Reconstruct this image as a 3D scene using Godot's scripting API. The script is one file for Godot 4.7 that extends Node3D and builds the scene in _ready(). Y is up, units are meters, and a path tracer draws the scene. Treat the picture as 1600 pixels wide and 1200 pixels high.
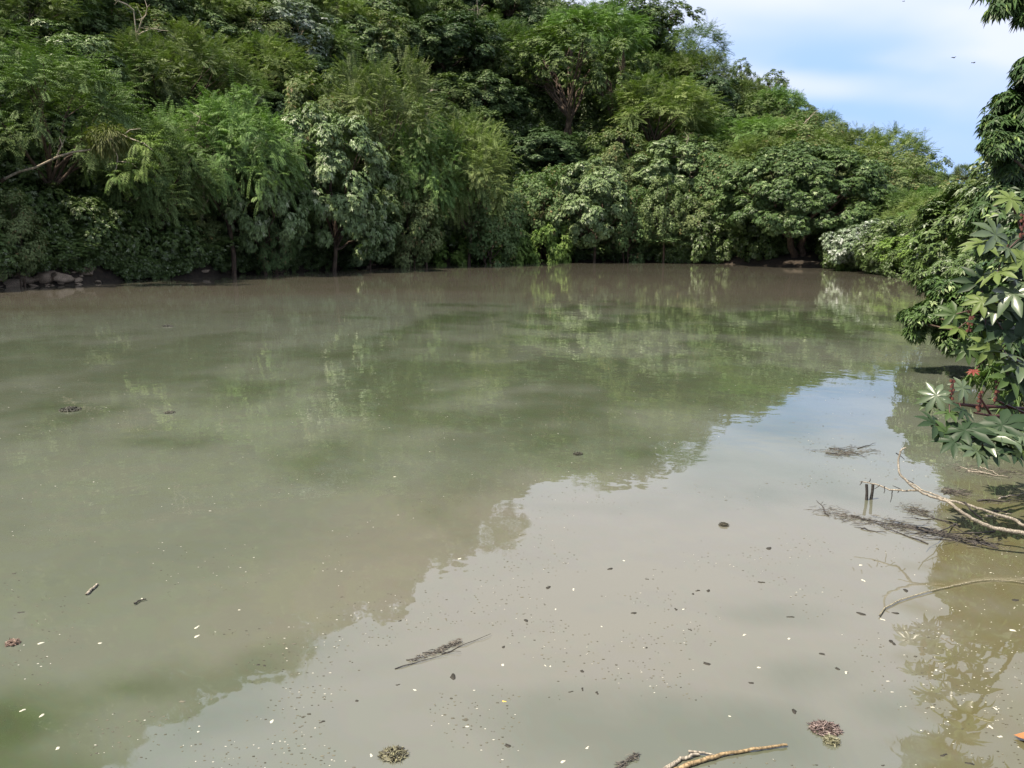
extends Node3D
# A murky pond under a wooded hill, seen from a low bank. y is up, metres; the camera stands at x = z = 0 and looks along -z.

const CAM_H := 2.2
const FOCAL := 1190.0            # of a picture 1600 wide and 1200 high
const PITCH := 0.1893            # downward tilt in radians

var taken := {}
var rng := RandomNumberGenerator.new()
var hill_noise := FastNoiseLite.new()
var M := {}
var K := {}
var named_spots: Array = []

# ------------------------------------------------------------------ helpers: survey
func ray(px: float, py: float) -> Vector3:
	return Vector3(px - 800.0, 600.0 - py, -FOCAL).rotated(Vector3.RIGHT, -PITCH)

func on_water(px: float, py: float, y := 0.0) -> Vector3:
	var r := ray(px, py)
	return Vector3(0, CAM_H, 0) + r * ((CAM_H - y) / -r.y)

func at_depth(px: float, py: float, depth: float) -> Vector3:
	var r := ray(px, py)
	return Vector3(0, CAM_H, 0) + r * (depth / -r.z)

func seen_at(p: Vector3) -> Vector2:
	var q := (p - Vector3(0, CAM_H, 0)).rotated(Vector3.RIGHT, PITCH)
	if q.z > -0.1: return Vector2(-9999, -9999)
	return Vector2(800.0 + q.x / -q.z * FOCAL, 600.0 - q.y / -q.z * FOCAL)

func table(keys: Array, x: float) -> float:
	if x <= keys[0].x: return keys[0].y
	for i in range(1, keys.size()):
		if x <= keys[i].x:
			var t: float = (x - keys[i - 1].x) / (keys[i].x - keys[i - 1].x)
			return lerpf(keys[i - 1].y, keys[i].y, t)
	return keys[-1].y

# distance to the water's edge, to the crest and the height of the crest by bearing (degrees clockwise from straight ahead)
var SHORE := [Vector2(-180, 1.7), Vector2(-120, 5), Vector2(-90, 18), Vector2(-60, 31), Vector2(-40, 38), Vector2(-34, 41), Vector2(-26, 45), Vector2(-18, 52), Vector2(-10, 60), Vector2(-4, 68), Vector2(4, 74), Vector2(10, 73), Vector2(16, 68), Vector2(22, 62), Vector2(24.5, 57), Vector2(28, 46), Vector2(30, 36), Vector2(32, 24), Vector2(34, 15), Vector2(37, 8.6), Vector2(42, 6.2), Vector2(60, 3.6), Vector2(90, 2.2), Vector2(180, 1.7)]
var CREST := [Vector2(-180, 90), Vector2(-90, 120), Vector2(-40, 130), Vector2(-9, 122), Vector2(2, 116), Vector2(10, 112), Vector2(18, 122), Vector2(23, 132), Vector2(28, 145), Vector2(34, 150), Vector2(180, 120)]
var CREST_H := [Vector2(-180, 0.9), Vector2(-140, 1.5), Vector2(-90, 62), Vector2(-40, 76), Vector2(-33, 75), Vector2(-20, 62), Vector2(-9, 49), Vector2(2, 33), Vector2(8.9, 27), Vector2(13, 22), Vector2(17.8, 18.5), Vector2(23, 11.5), Vector2(27, 6), Vector2(29, 2.5), Vector2(31, 1.8), Vector2(35, 1.6), Vector2(60, 1.2), Vector2(180, 0.9)]

func shore(b: float) -> float: return table(SHORE, b) + 0.7 * sin(b * 0.9) * clampf(table(SHORE, b) / 40.0, 0, 1)
func height(x: float, z: float) -> float:
	var d := sqrt(x * x + z * z)
	return height_polar(rad_to_deg(atan2(x, -z)), d)
func height_polar(b: float, d: float) -> float:
	var s := shore(b)
	if d < s: return maxf(-1.5, (d - s) * 0.35) - 0.02
	var c := maxf(table(CREST, b), s + 20.0)
	var hc := table(CREST_H, b)
	var p := Vector2(sin(deg_to_rad(b)), -cos(deg_to_rad(b))) * d
	var bump := hill_noise.get_noise_2d(p.x, p.y)
	var edge := smoothstep(0.0, 0.8, d - s) * 0.32
	if d <= c:
		var t := (d - s) / (c - s)
		var rise := hc * (t * 1.02 - 0.02 * t * t) * lerpf(0.75, 1.0, smoothstep(0.0, 0.25, t))
		return edge + rise + bump * minf(2.2, (d - s) * 0.07)
	var far := (d - c) / c
	var hill := 0.0
	if d > 230 and b > 15 and b < 60: hill = 22.0 * smoothstep(230.0, 330.0, d) * (1.0 - smoothstep(420.0, 900.0, d)) * (0.75 + 0.3 * sin(b * 0.7))
	return maxf(edge + hc * maxf(0.0, 1.0 - far * 0.8) + bump * 2.2 * clampf(hc / 10.0, 0.0, 1.0), 0.3 * edge) + hill

# ------------------------------------------------------------------ helpers: naming
func numbered(called: String) -> String:
	var k: int = taken.get(called, -1) + 1
	taken[called] = k
	return called if k == 0 else "%s_%03d" % [called, k]

func tag(o: Node, label: String, category: String, group := "") -> void:
	o.set_meta("label", label)
	o.set_meta("category", category)
	if group != "": o.set_meta("group", group)

func thing(called: String, label: String, category: String, at: Vector3, turn := 0.0, group := "") -> Node3D:
	var o := Node3D.new()
	o.name = numbered(called)
	add_child(o)
	o.position = at
	o.rotation.y = turn
	tag(o, label, category, group)
	return o

func part(called: String, mesh: Mesh, mat: Material, parent: Node) -> MeshInstance3D:
	var o := MeshInstance3D.new()
	o.name = called
	o.mesh = mesh
	o.material_override = mat
	parent.add_child(o, true)
	return o

func single(called: String, mesh: Mesh, mat: Material, at: Vector3, label: String, category: String, group := "") -> MeshInstance3D:
	var o := MeshInstance3D.new()
	o.name = numbered(called)
	o.mesh = mesh
	o.material_override = mat
	add_child(o)
	o.position = at
	tag(o, label, category, group)
	return o

# where a thing stands from the nearest landmarks, so that its label points to it alone
var said := {}
var HILL_MARKS := [["largest pale broadleaf", 510, 260], ["spur head tree", 590, 150], ["spur end tree", 730, 260], ["forking limbed tree", 880, 120], ["ball shaped bush", 1040, 310], ["dome tree", 1260, 310], ["very dark compact tree", 1108, 150], ["lone ridge tree", 1208, 130], ["open ridge top tree", 1040, 50], ["silver shrub", 1368, 370], ["flat topped tree", 1180, 220], ["bare pale limb", 90, 250], ["top silver tree", 450, 40], ["wide ridge end tree", 1415, 240], ["upright shrub", 860, 370], ["top left corner tree", 40, 40]]
var WATER_MARKS := [["oval dark clump", 615, 1180], ["reddish clump", 1289, 1140], ["litter wrapped twig", 690, 1018], ["tan forked stick", 1150, 1175], ["long stick raft", 1420, 825], ["small twig mat", 1325, 705], ["lone white stick", 145, 918], ["sunken pale stem", 1480, 915], ["far left dark clump", 110, 641], ["orange dry leaf", 1583, 1152], ["mid pond dark clump", 903, 710]]
func where_from(what: String, x: float, y: float, marks: Array) -> String:
	var order := marks.duplicate()
	order.sort_custom(func(a, b): return Vector2(a[1] - x, a[2] - y).length() < Vector2(b[1] - x, b[2] - y).length())
	var label := ""
	for m in order.slice(0, 10):
		var d := Vector2(x - m[1], y - m[2])
		var way := ""
		if absf(d.x) > absf(d.y) * 2.4: way = "left of" if d.x < 0 else "right of"
		elif absf(d.y) > absf(d.x) * 2.4: way = "above" if d.y < 0 else "below"
		else: way = ("above and " if d.y < 0 else "below and ") + ("left of" if d.x < 0 else "right of")
		var far := "just " if d.length() < 55 else ("" if d.length() < 120 else ("well " if d.length() < 220 else "far "))
		label = what + " " + far + way + " the " + m[0]
		if not said.has(label): break
	said[label] = true
	return label

# ------------------------------------------------------------------ helpers: shapes
class Shape:
	var v := PackedVector3Array()
	var n := PackedVector3Array()
	var c := PackedColorArray()
	var ix := PackedInt32Array()
	func leaf(p: Vector3, dir: Vector3, up: Vector3, l: float, w: float, col: Color, sag := 0.12) -> void:
		var side := dir.cross(up).normalized()
		var nn := side.cross(dir)
		var at := v.size()
		var mid := p + dir * (l * 0.42)
		var tip := p + dir * l - Vector3(0, l * sag, 0)
		var fold := nn * (w * 0.16)
		v.append(p); v.append(mid + side * (w * 0.5) + fold); v.append(tip); v.append(mid - side * (w * 0.5) + fold)
		var a := (nn - side * 0.3).normalized()
		var b := (nn + side * 0.3).normalized()
		n.append(nn); n.append(a); n.append(nn); n.append(b)
		col = Color(col.r * 1.3, col.g * 1.28, col.b * 1.26)
		c.append(col); c.append(col); c.append(col); c.append(col)
		ix.append(at); ix.append(at + 1); ix.append(at + 2); ix.append(at); ix.append(at + 2); ix.append(at + 3)
	func tube(pts: Array, radii: Array, sides: int, col: Color) -> void:
		var at := v.size()
		var count := pts.size()
		var ref := Vector3(0.31, 0.2, 0.93).normalized()
		for i in count:
			var d: Vector3 = (pts[mini(i + 1, count - 1)] - pts[maxi(i - 1, 0)]).normalized()
			var sx := d.cross(ref).normalized()
			var sy := sx.cross(d)
			for k in sides:
				var a := TAU * k / sides
				var o := sx * cos(a) + sy * sin(a)
				v.append(pts[i] + o * radii[i]); n.append(o); c.append(col)
		for i in count - 1:
			for k in sides:
				var a0 := at + i * sides + k
				var a1 := at + i * sides + (k + 1) % sides
				ix.append(a0); ix.append(a0 + sides); ix.append(a1)
				ix.append(a1); ix.append(a0 + sides); ix.append(a1 + sides)
		for e in 2:
			var ring := at + (count - 1) * sides * e
			var mid := v.size()
			v.append(pts[(count - 1) * e]); n.append(n[ring]); c.append(col)
			for k in sides:
				ix.append(mid); ix.append(ring + k); ix.append(ring + (k + 1) % sides)
	func done(turn := true) -> ArrayMesh:
		if turn:   # faces above are listed anticlockwise; the engine wants them clockwise
			for i in range(0, ix.size(), 3):
				var k := ix[i + 1]
				ix[i + 1] = ix[i + 2]
				ix[i + 2] = k
		var a := []
		a.resize(Mesh.ARRAY_MAX)
		a[Mesh.ARRAY_VERTEX] = v
		a[Mesh.ARRAY_NORMAL] = n
		a[Mesh.ARRAY_COLOR] = c
		a[Mesh.ARRAY_INDEX] = ix
		var m := ArrayMesh.new()
		m.add_surface_from_arrays(Mesh.PRIMITIVE_TRIANGLES, a)
		return m

func bent(a: Vector3, b: Vector3, n: int, wob: float, sag := 0.0) -> Array:
	var out := []
	for i in n + 1:
		var t := float(i) / n
		var p := a.lerp(b, t)
		var k := sin(t * PI)
		p += Vector3(rng.randf_range(-wob, wob), rng.randf_range(-wob, wob) * 0.6 - sag * k, rng.randf_range(-wob, wob)) * (1.0 if i > 0 and i < n else 0.0)
		out.append(p)
	return out

func taper(r0: float, r1: float, n: int) -> Array:
	var out := []
	for i in n + 1: out.append(lerpf(r0, r1, float(i) / n))
	return out

func rand_dir() -> Vector3:
	var y := rng.randf_range(-1, 1)
	var a := rng.randf_range(0, TAU)
	var r := sqrt(1.0 - y * y)
	return Vector3(r * cos(a), y, r * sin(a))

func mixc(a: Color, b: Color, t: float) -> Color: return a.lerp(b, clampf(t, 0, 1))

# clump centres spread over an egg-shaped crown: [centre, outward direction, radius]
func clumps(mid: Vector3, rad: Vector3, n: int, size: float, low: float, rough: float) -> Array:
	var out := []
	for i in n:
		var y := lerpf(1.0, low, (i + rng.randf()) / n)
		var a := i * 2.39996 + rng.randf_range(-0.5, 0.5)
		var r := sqrt(maxf(0.0, 1.0 - y * y))
		var d := Vector3(r * cos(a), y, r * sin(a))
		var k := rng.randf_range(1.0 - rough, 1.0 + rough * 0.25)
		out.append([mid + d * rad * k, d, size * rng.randf_range(0.7, 1.3)])
	for i in n / 4:
		var d := rand_dir()
		out.append([mid + d * rad * 0.5, d, size * 1.1])
	return out

# leaves in rosettes at the twig ends
func rosette_crown(s: Shape, cl: Array, per: int, leaves: int, l: float, w: float, droop: float, ca: Color, cb: Color, cc: Color, odd := 0.06) -> void:
	for q in cl:
		var c: Vector3 = q[0]
		var o: Vector3 = (q[1] + Vector3(0, 0.45, 0)).normalized()
		var r: float = q[2]
		var tone := rng.randf()
		for i in per:
			var u := rand_dir()
			if u.dot(o) < -0.25: u = (u - o * (2.0 * u.dot(o))).normalized()
			var p := c + u * r * pow(rng.randf(), 0.4) * Vector3(1, 0.8, 1)
			var ax := (u * 0.8 + o * 0.3 + Vector3(0, 0.6, 0) + rand_dir() * 0.3).normalized()
			var e1 := ax.cross(Vector3(0.3, 0.1, 0.9)).normalized()
			var e2 := ax.cross(e1)
			var a0 := rng.randf() * TAU
			var col := mixc(ca, cb, tone * 0.5 + rng.randf() * 0.5)
			if rng.randf() < odd: col = cc
			for k in leaves:
				var a := a0 + TAU * k / leaves + rng.randf_range(-0.3, 0.3)
				var d := (e1 * cos(a) + e2 * sin(a) + ax * rng.randf_range(-0.1, 0.55) - Vector3(0, droop, 0)).normalized()
				var f := rng.randf_range(0.7, 1.2)
				var sh := rng.randf_range(0.6, 1.4)
				s.leaf(p, d, ax, l * f, w * f, Color(col.r * sh, col.g * sh, col.b * sh), 0.15 + droop * 0.3)

# feathery sprays: a drooping stalk with narrow leaflets on both sides
func feather_crown(s: Shape, cl: Array, per: int, length: float, pinna: float, wide: float, droop: float, ca: Color, cb: Color, segs := 9) -> void:
	for q in cl:
		var c: Vector3 = q[0]
		var o: Vector3 = q[1]
		var r: float = q[2]
		var tone := rng.randf()
		for i in per:
			var p := c + rand_dir() * r * pow(rng.randf(), 0.5) * 0.8
			var d := (o * 0.6 + rand_dir() * 0.75 + Vector3(0, 0.3, 0)).normalized()
			var ln := length * rng.randf_range(0.6, 1.25)
			var col := mixc(ca, cb, tone * 0.6 + rng.randf() * 0.4)
			for g in segs:
				var t := float(g) / segs
				p += d * (ln / segs)
				d = (d - Vector3(0, droop / segs, 0)).normalized()
				var side := d.cross(Vector3.UP).normalized()
				var up := side.cross(d)
				var pl := pinna * (0.55 + 0.6 * sin(t * PI)) * rng.randf_range(0.8, 1.2)
				for sg in [-1.0, 1.0]:
					var pd: Vector3 = (side * sg * 0.85 + d * 0.55 - Vector3(0, 0.22, 0)).normalized()
					var sh := rng.randf_range(0.65, 1.35)
					s.leaf(p, pd, up, pl, wide, Color(col.r * sh, col.g * sh, col.b * sh), 0.2)

func trunk_for(cl: Array, base_r: float, fork: Vector3, limbs: int, col: Color, stems := 1) -> ArrayMesh:
	var s := Shape.new()
	var forks := []
	for k in stems:
		var off := Vector3(rng.randf_range(-1, 1), 0, rng.randf_range(-1, 1)) * (0.0 if stems == 1 else fork.y * 0.22)
		var f := fork + off * 2.2
		s.tube(bent(Vector3(off.x * 0.3, -0.8, off.z * 0.3), f, 5, base_r * 0.7), taper(base_r * 1.15, base_r * 0.7, 5), 8, col)
		forks.append(f)
	for i in limbs:
		var q = cl[(i * 7 + 3) % cl.size()]
		var f: Vector3 = forks[i % forks.size()]
		var e: Vector3 = q[0]
		var pts := bent(f - Vector3(0, rng.randf() * fork.y * 0.2, 0), e, 5, 0.16, -0.15)
		s.tube(pts, taper(base_r * 0.5, base_r * 0.1, 5), 6, col)
		for k in 2:
			var b: Vector3 = pts[3]
			s.tube(bent(b, b + ((e - f).normalized() + rand_dir() * 0.8) * 1.1, 3, 0.06), taper(base_r * 0.2, base_r * 0.05, 3), 5, col)
	return s.done()

# a kind of plant: crown and trunk shared by all plants of that kind. h and r are its natural height and crown radius.
func kind(called: String, s: Shape, trunk: ArrayMesh, h: float, r: float, leaf: Material, bark: Material) -> void:
	if not K.has(called): K[called] = []
	K[called].append({"crown": s.done(), "trunk": trunk, "h": h, "r": r, "leaf": leaf, "bark": bark})

func leaf_mat(tint: Color, rough: float, back: Color, spec := 0.5) -> StandardMaterial3D:
	var m := StandardMaterial3D.new()
	m.vertex_color_use_as_albedo = true
	m.albedo_color = tint * Color(0.93, 0.95, 0.97)
	m.roughness = rough
	m.metallic_specular = spec
	m.cull_mode = BaseMaterial3D.CULL_DISABLED
	m.backlight_enabled = true
	m.backlight = back
	return m

func noise_tex(seed_: int, freq: float, a: Color, b: Color, size := 512, fractal := 4) -> NoiseTexture2D:
	var n := FastNoiseLite.new()
	n.seed = seed_
	n.frequency = freq
	n.fractal_octaves = fractal
	var t := NoiseTexture2D.new()
	t.width = size; t.height = size; t.seamless = true; t.noise = n
	var g := Gradient.new()
	g.colors = PackedColorArray([a, b]); g.offsets = PackedFloat32Array([0.25, 0.8])
	t.color_ramp = g
	return t

func bark_mat(a: Color, b: Color) -> StandardMaterial3D:
	var m := StandardMaterial3D.new()
	m.albedo_texture = noise_tex(5, 0.02, a, b, 256)
	m.uv1_triplanar = true
	m.uv1_scale = Vector3(1.5, 0.5, 1.5)
	m.roughness = 0.9
	return m

func materials() -> void:
	M.leaf = leaf_mat(Color(1, 1, 1), 0.6, Color(0.55, 0.64, 0.3), 0.3)
	M.gloss = leaf_mat(Color(1, 1, 1), 0.45, Color(0.42, 0.5, 0.24), 0.4)
	M.bark = bark_mat(Color(0.19, 0.15, 0.12), Color(0.38, 0.32, 0.26))
	M.pale_bark = bark_mat(Color(0.5, 0.46, 0.4), Color(0.72, 0.68, 0.6))
	var g := StandardMaterial3D.new()
	g.albedo_texture = noise_tex(11, 0.012, Color(0.11, 0.09, 0.065), Color(0.24, 0.2, 0.155), 1024, 6)
	g.uv1_triplanar = true; g.uv1_world_triplanar = true; g.uv1_scale = Vector3.ONE * 0.3
	g.roughness = 0.95
	M.ground = g
	var r := StandardMaterial3D.new()
	r.albedo_texture = noise_tex(21, 0.015, Color(0.34, 0.3, 0.25), Color(0.7, 0.63, 0.55), 512, 5)
	r.uv1_triplanar = true; r.uv1_scale = Vector3.ONE * 1.2
	r.roughness = 0.85
	M.rock = r
	var w := StandardMaterial3D.new()
	w.vertex_color_use_as_albedo = true
	w.roughness = 0.012
	w.metallic_specular = 0.9
	var n := FastNoiseLite.new()
	n.seed = 3; n.frequency = 0.012; n.fractal_octaves = 4
	var t := NoiseTexture2D.new()
	t.width = 1024; t.height = 1024; t.seamless = true; t.as_normal_map = true; t.bump_strength = 6.0; t.noise = n
	w.normal_enabled = true
	w.normal_texture = t
	w.normal_scale = 0.028
	M.water = w
	var v := StandardMaterial3D.new()
	v.vertex_color_use_as_albedo = true
	v.roughness = 0.8
	M.plain = v
	var wet := StandardMaterial3D.new()
	wet.vertex_color_use_as_albedo = true
	wet.roughness = 0.45
	M.wet = wet

# ------------------------------------------------------------------ the kinds of plant
func make_kinds() -> void:
	var up := Vector3(0, 1, 0)
	for k in 3:   # feathery yellow-green trees
		var s := Shape.new()
		var cl := clumps(Vector3(0, 5.2, 0), Vector3(3.3, 2.5, 3.3), 46, 0.85, -0.4, 0.35)
		var hue: Color = [Color(1, 1, 1), Color(0.82, 0.8, 0.95), Color(0.8, 1.0, 0.9)][k]
		feather_crown(s, cl, 48, [1.0, 0.8, 0.9][k], [0.16, 0.13, 0.15][k], 0.036, [0.75, 0.4, 1.0][k], Color(0.1, 0.145, 0.048) * hue, Color(0.205, 0.24, 0.085) * hue, 11)
		kind("feathery", s, trunk_for(cl, 0.14, Vector3(0.2, 2.9, 0), 12, Color.WHITE), 7.9, 3.6, M.leaf, M.bark)
	for k in 2:   # deep green feathery trees
		var s := Shape.new()
		var cl := clumps(Vector3(0, 5.0, 0), Vector3(3.3, 2.7, 3.3), 40, 0.85, -0.55, 0.4)
		feather_crown(s, cl, 46, 1.05, 0.155, 0.036, 0.9, Color(0.07, 0.115, 0.038), Color(0.14, 0.185, 0.065), 11)
		kind("deep_feathery", s, trunk_for(cl, 0.15, Vector3(-0.2, 2.6, 0), 12, Color.WHITE), 7.9, 3.6, M.leaf, M.bark)
	for k in 2:   # broad drooping leaves, pale green
		var s := Shape.new()
		var cl := clumps(Vector3(0, 4.6, 0), Vector3(2.9, 3.0, 2.9), 70, 0.62, -0.85, 0.32)
		rosette_crown(s, cl, 95, 6, 0.175, 0.085, 0.25, Color(0.08, 0.125, 0.045), Color(0.165, 0.215, 0.09), Color(0.25, 0.28, 0.17))
		kind("pale_broadleaf", s, trunk_for(cl, 0.14, Vector3(0, 2.4, 0.2), 10, Color.WHITE), 7.9, 3.3, M.gloss, M.bark)
	for k in 3:   # broad leaves, dark
		var s := Shape.new()
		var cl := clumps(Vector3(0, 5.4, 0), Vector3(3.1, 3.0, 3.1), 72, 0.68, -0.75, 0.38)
		var hue: Color = [Color(1, 1, 1), Color(1.15, 1.1, 1.0), Color(0.65, 0.72, 0.8)][k]  # last, darkest hue also serves as painted shade in the gully
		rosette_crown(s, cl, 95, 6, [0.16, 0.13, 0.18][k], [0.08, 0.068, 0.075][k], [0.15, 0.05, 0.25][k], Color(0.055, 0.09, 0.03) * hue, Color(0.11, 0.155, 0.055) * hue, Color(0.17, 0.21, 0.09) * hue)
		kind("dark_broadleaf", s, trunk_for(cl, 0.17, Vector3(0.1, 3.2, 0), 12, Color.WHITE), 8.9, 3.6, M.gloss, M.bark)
	for k in 1:   # silver-leaved
		var s := Shape.new()
		var cl := clumps(Vector3(0, 4.6, 0), Vector3(2.7, 2.6, 2.7), 40, 0.8, -0.8, 0.35)
		rosette_crown(s, cl, 110, 6, 0.17, 0.08, 0.2, Color(0.10, 0.14, 0.07), Color(0.22, 0.26, 0.19), Color(0.36, 0.38, 0.33), 0.2)
		kind("silver_leaved", s, trunk_for(cl, 0.13, Vector3(0, 2.5, 0), 10, Color.WHITE), 7.6, 3.1, M.gloss, M.pale_bark)
	for k in 1:   # the dense round tree by the water
		var s := Shape.new()
		var cl := clumps(Vector3(0, 5.2, 0), Vector3(5.6, 4.9, 5.0), 170, 0.85, -0.55, 0.14)
		rosette_crown(s, cl, 100, 7, 0.21, 0.078, 0.18, Color(0.042, 0.076, 0.024), Color(0.1, 0.15, 0.048), Color(0.2, 0.25, 0.11))
		kind("dome", s, trunk_for(cl, 0.3, Vector3(0, 2.2, 0), 16, Color.WHITE, 2), 10.6, 6.2, M.gloss, M.bark)
	for k in 2:   # small fine leaves, olive
		var s := Shape.new()
		var cl := clumps(Vector3(0, 3.9, 0), Vector3(2.5, 2.8, 2.5), 46, 0.75, -0.95, 0.3)
		var hue: Color = [Color(1, 1, 1), Color(0.8, 0.95, 0.9)][k]
		rosette_crown(s, cl, 130, 5, 0.125, 0.052, 0.15, Color(0.085, 0.12, 0.042) * hue, Color(0.17, 0.2, 0.085) * hue, Color(0.17, 0.13, 0.06))
		kind("fine_olive", s, trunk_for(cl, 0.09, Vector3(0, 1.8, 0), 10, Color.WHITE, 2), 6.8, 2.9, M.leaf, M.bark)
	for k in 2:   # open crown with bare limbs showing
		var s := Shape.new()
		var cl := clumps(Vector3(0, 6.0, 0), Vector3(2.7, 2.3, 2.7), 34, 0.62, -0.5, 0.5)
		rosette_crown(s, cl, 42, 6, 0.17, 0.072, 0.15, Color(0.055, 0.085, 0.03), Color(0.115, 0.15, 0.05), Color(0.13, 0.17, 0.06))
		kind("open_crowned", s, trunk_for(cl, 0.14, Vector3(0.3, 2.6, 0), 20, Color.WHITE, 2), 8.3, 3.1, M.leaf, M.bark)
	for k in 2:   # bright leafy shrubs, foliage to the ground
		var s := Shape.new()
		var cl := clumps(Vector3(0, 1.1, 0), Vector3(1.5, 1.2, 1.5), 34, 0.5, -0.75, 0.3)
		rosette_crown(s, cl, 80, 6, 0.14, 0.06, 0.08, Color(0.08, 0.14, 0.03), Color(0.15, 0.215, 0.05), Color(0.2, 0.26, 0.09))
		kind("bright_shrub", s, trunk_for(cl, 0.05, Vector3(0, 0.6, 0), 8, Color.WHITE, 3), 2.6, 1.8, M.leaf, M.bark)
	for k in 2:   # dark leafy shrubs, foliage to the ground
		var s := Shape.new()
		var cl := clumps(Vector3(0, 1.5, 0), Vector3(1.7, 1.7, 1.7), 34, 0.6, -0.85, 0.35)
		rosette_crown(s, cl, 72, 6, 0.15, 0.066, 0.2, Color(0.045, 0.075, 0.02), Color(0.095, 0.135, 0.04), Color(0.2, 0.23, 0.14), 0.1)
		kind("dark_shrub", s, trunk_for(cl, 0.06, Vector3(0, 0.8, 0), 8, Color.WHITE, 3), 3.4, 2.0, M.gloss, M.bark)
	for k in 1:   # silver shrub
		var s := Shape.new()
		var cl := clumps(Vector3(0, 1.4, 0), Vector3(2.3, 1.5, 1.9), 46, 0.55, -0.8, 0.25)
		rosette_crown(s, cl, 70, 7, 0.17, 0.065, 0.2, Color(0.08, 0.12, 0.05), Color(0.2, 0.24, 0.16), Color(0.38, 0.4, 0.35), 0.2)
		kind("silver_shrub", s, trunk_for(cl, 0.06, Vector3(0, 0.8, 0), 8, Color.WHITE, 3), 3.1, 2.6, M.gloss, M.bark)

func plant(called: String, k: String, variant: int, at: Vector3, h: float, r: float, turn: float, label: String, category: String, group := "") -> Node3D:
	var q: Dictionary = K[k][variant % K[k].size()]
	var o := thing(called, label, category, at, turn, group)
	o.scale = Vector3(r / q.r, h / q.h, r / q.r)
	part("crown", q.crown, q.leaf, o)
	part("trunk", q.trunk, q.bark, o)
	return o

# a plant whose top stands at picture row `top` in column px, `dist` metres from the camera, crown `wide` columns across
func seen_plant(called: String, k: String, variant: int, px: float, top: float, wide: float, dist: float, label: String, category := "tree", group := "") -> void:
	var r := ray(px, top)
	var flat := Vector2(r.x, r.z)
	var p := flat.normalized() * dist
	var g := height(p.x, p.y)
	var h := CAM_H + dist * r.y / flat.length() - g
	h = maxf(h, 1.0)
	var cr := wide * 0.5 / FOCAL * dist
	if category == "tree" and k != "dome" and dist < 200: cr = minf(cr, h * 0.75)
	plant(called, k, variant, Vector3(p.x, g - 0.1, p.y), h + 0.1, cr, rng.randf() * TAU, label, category, group)
	named_spots.append(Vector3(p.x, cr, p.y))

# ------------------------------------------------------------------ setting
func build_sky() -> void:
	var w := 1024
	var h := 512
	var im := Image.create(w, h, false, Image.FORMAT_RGBF)
	var n := FastNoiseLite.new()
	n.seed = 8; n.frequency = 0.9; n.fractal_octaves = 5
	var n2 := FastNoiseLite.new()
	n2.seed = 31; n2.frequency = 0.35; n2.fractal_octaves = 4
	for y in h:
		var th := PI * (y + 0.5) / h
		var up := cos(th)
		var ho := sin(th)
		var e := maxf(up, 0.0)
		var blue := Color(0.29, 0.43, 0.70).lerp(Color(0.2, 0.33, 0.62), smoothstep(0.1, 0.9, e))
		blue = Color(0.46, 0.57, 0.72).lerp(blue, smoothstep(-0.02, 0.1, up))
		for x in w:
			var ph := TAU * (x + 0.5) / w
			var d := Vector3(sin(ph) * ho, up, -cos(ph) * ho)
			var q := d / (e + 0.22)
			var a := n.get_noise_3d(q.x * 0.9, 3.0, q.z * 2.6)
			var b := n2.get_noise_3d(q.x * 1.2 + 5.0, 9.0, q.z * 2.0)
			var cover := clampf(0.42 + a * 0.8 + b * 1.3, 0.0, 0.85) * smoothstep(0.06, 0.2, up)
			cover = maxf(cover, smoothstep(0.16, 0.30, up + b * 0.12 + a * 0.04) * (0.85 + 0.25 * a))
			var c := blue.lerp(Color(0.585, 0.605, 0.685), clampf(cover, 0, 1) * 0.95)
			if up < 0: c = Color(0.10, 0.11, 0.08)
			im.set_pixel(x, y, c)
	var mat := PanoramaSkyMaterial.new()
	mat.panorama = ImageTexture.create_from_image(im)
	mat.energy_multiplier = 0.86
	var sky := Sky.new()
	sky.sky_material = mat
	var env := Environment.new()
	env.background_mode = Environment.BG_SKY
	env.sky = sky
	env.tonemap_mode = Environment.TONE_MAPPER_LINEAR
	env.tonemap_exposure = 1.95
	env.sdfgi_enabled = true
	env.ssao_enabled = true
	env.ssil_enabled = true
	var we := WorldEnvironment.new()
	we.environment = env
	add_child(we)

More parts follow.
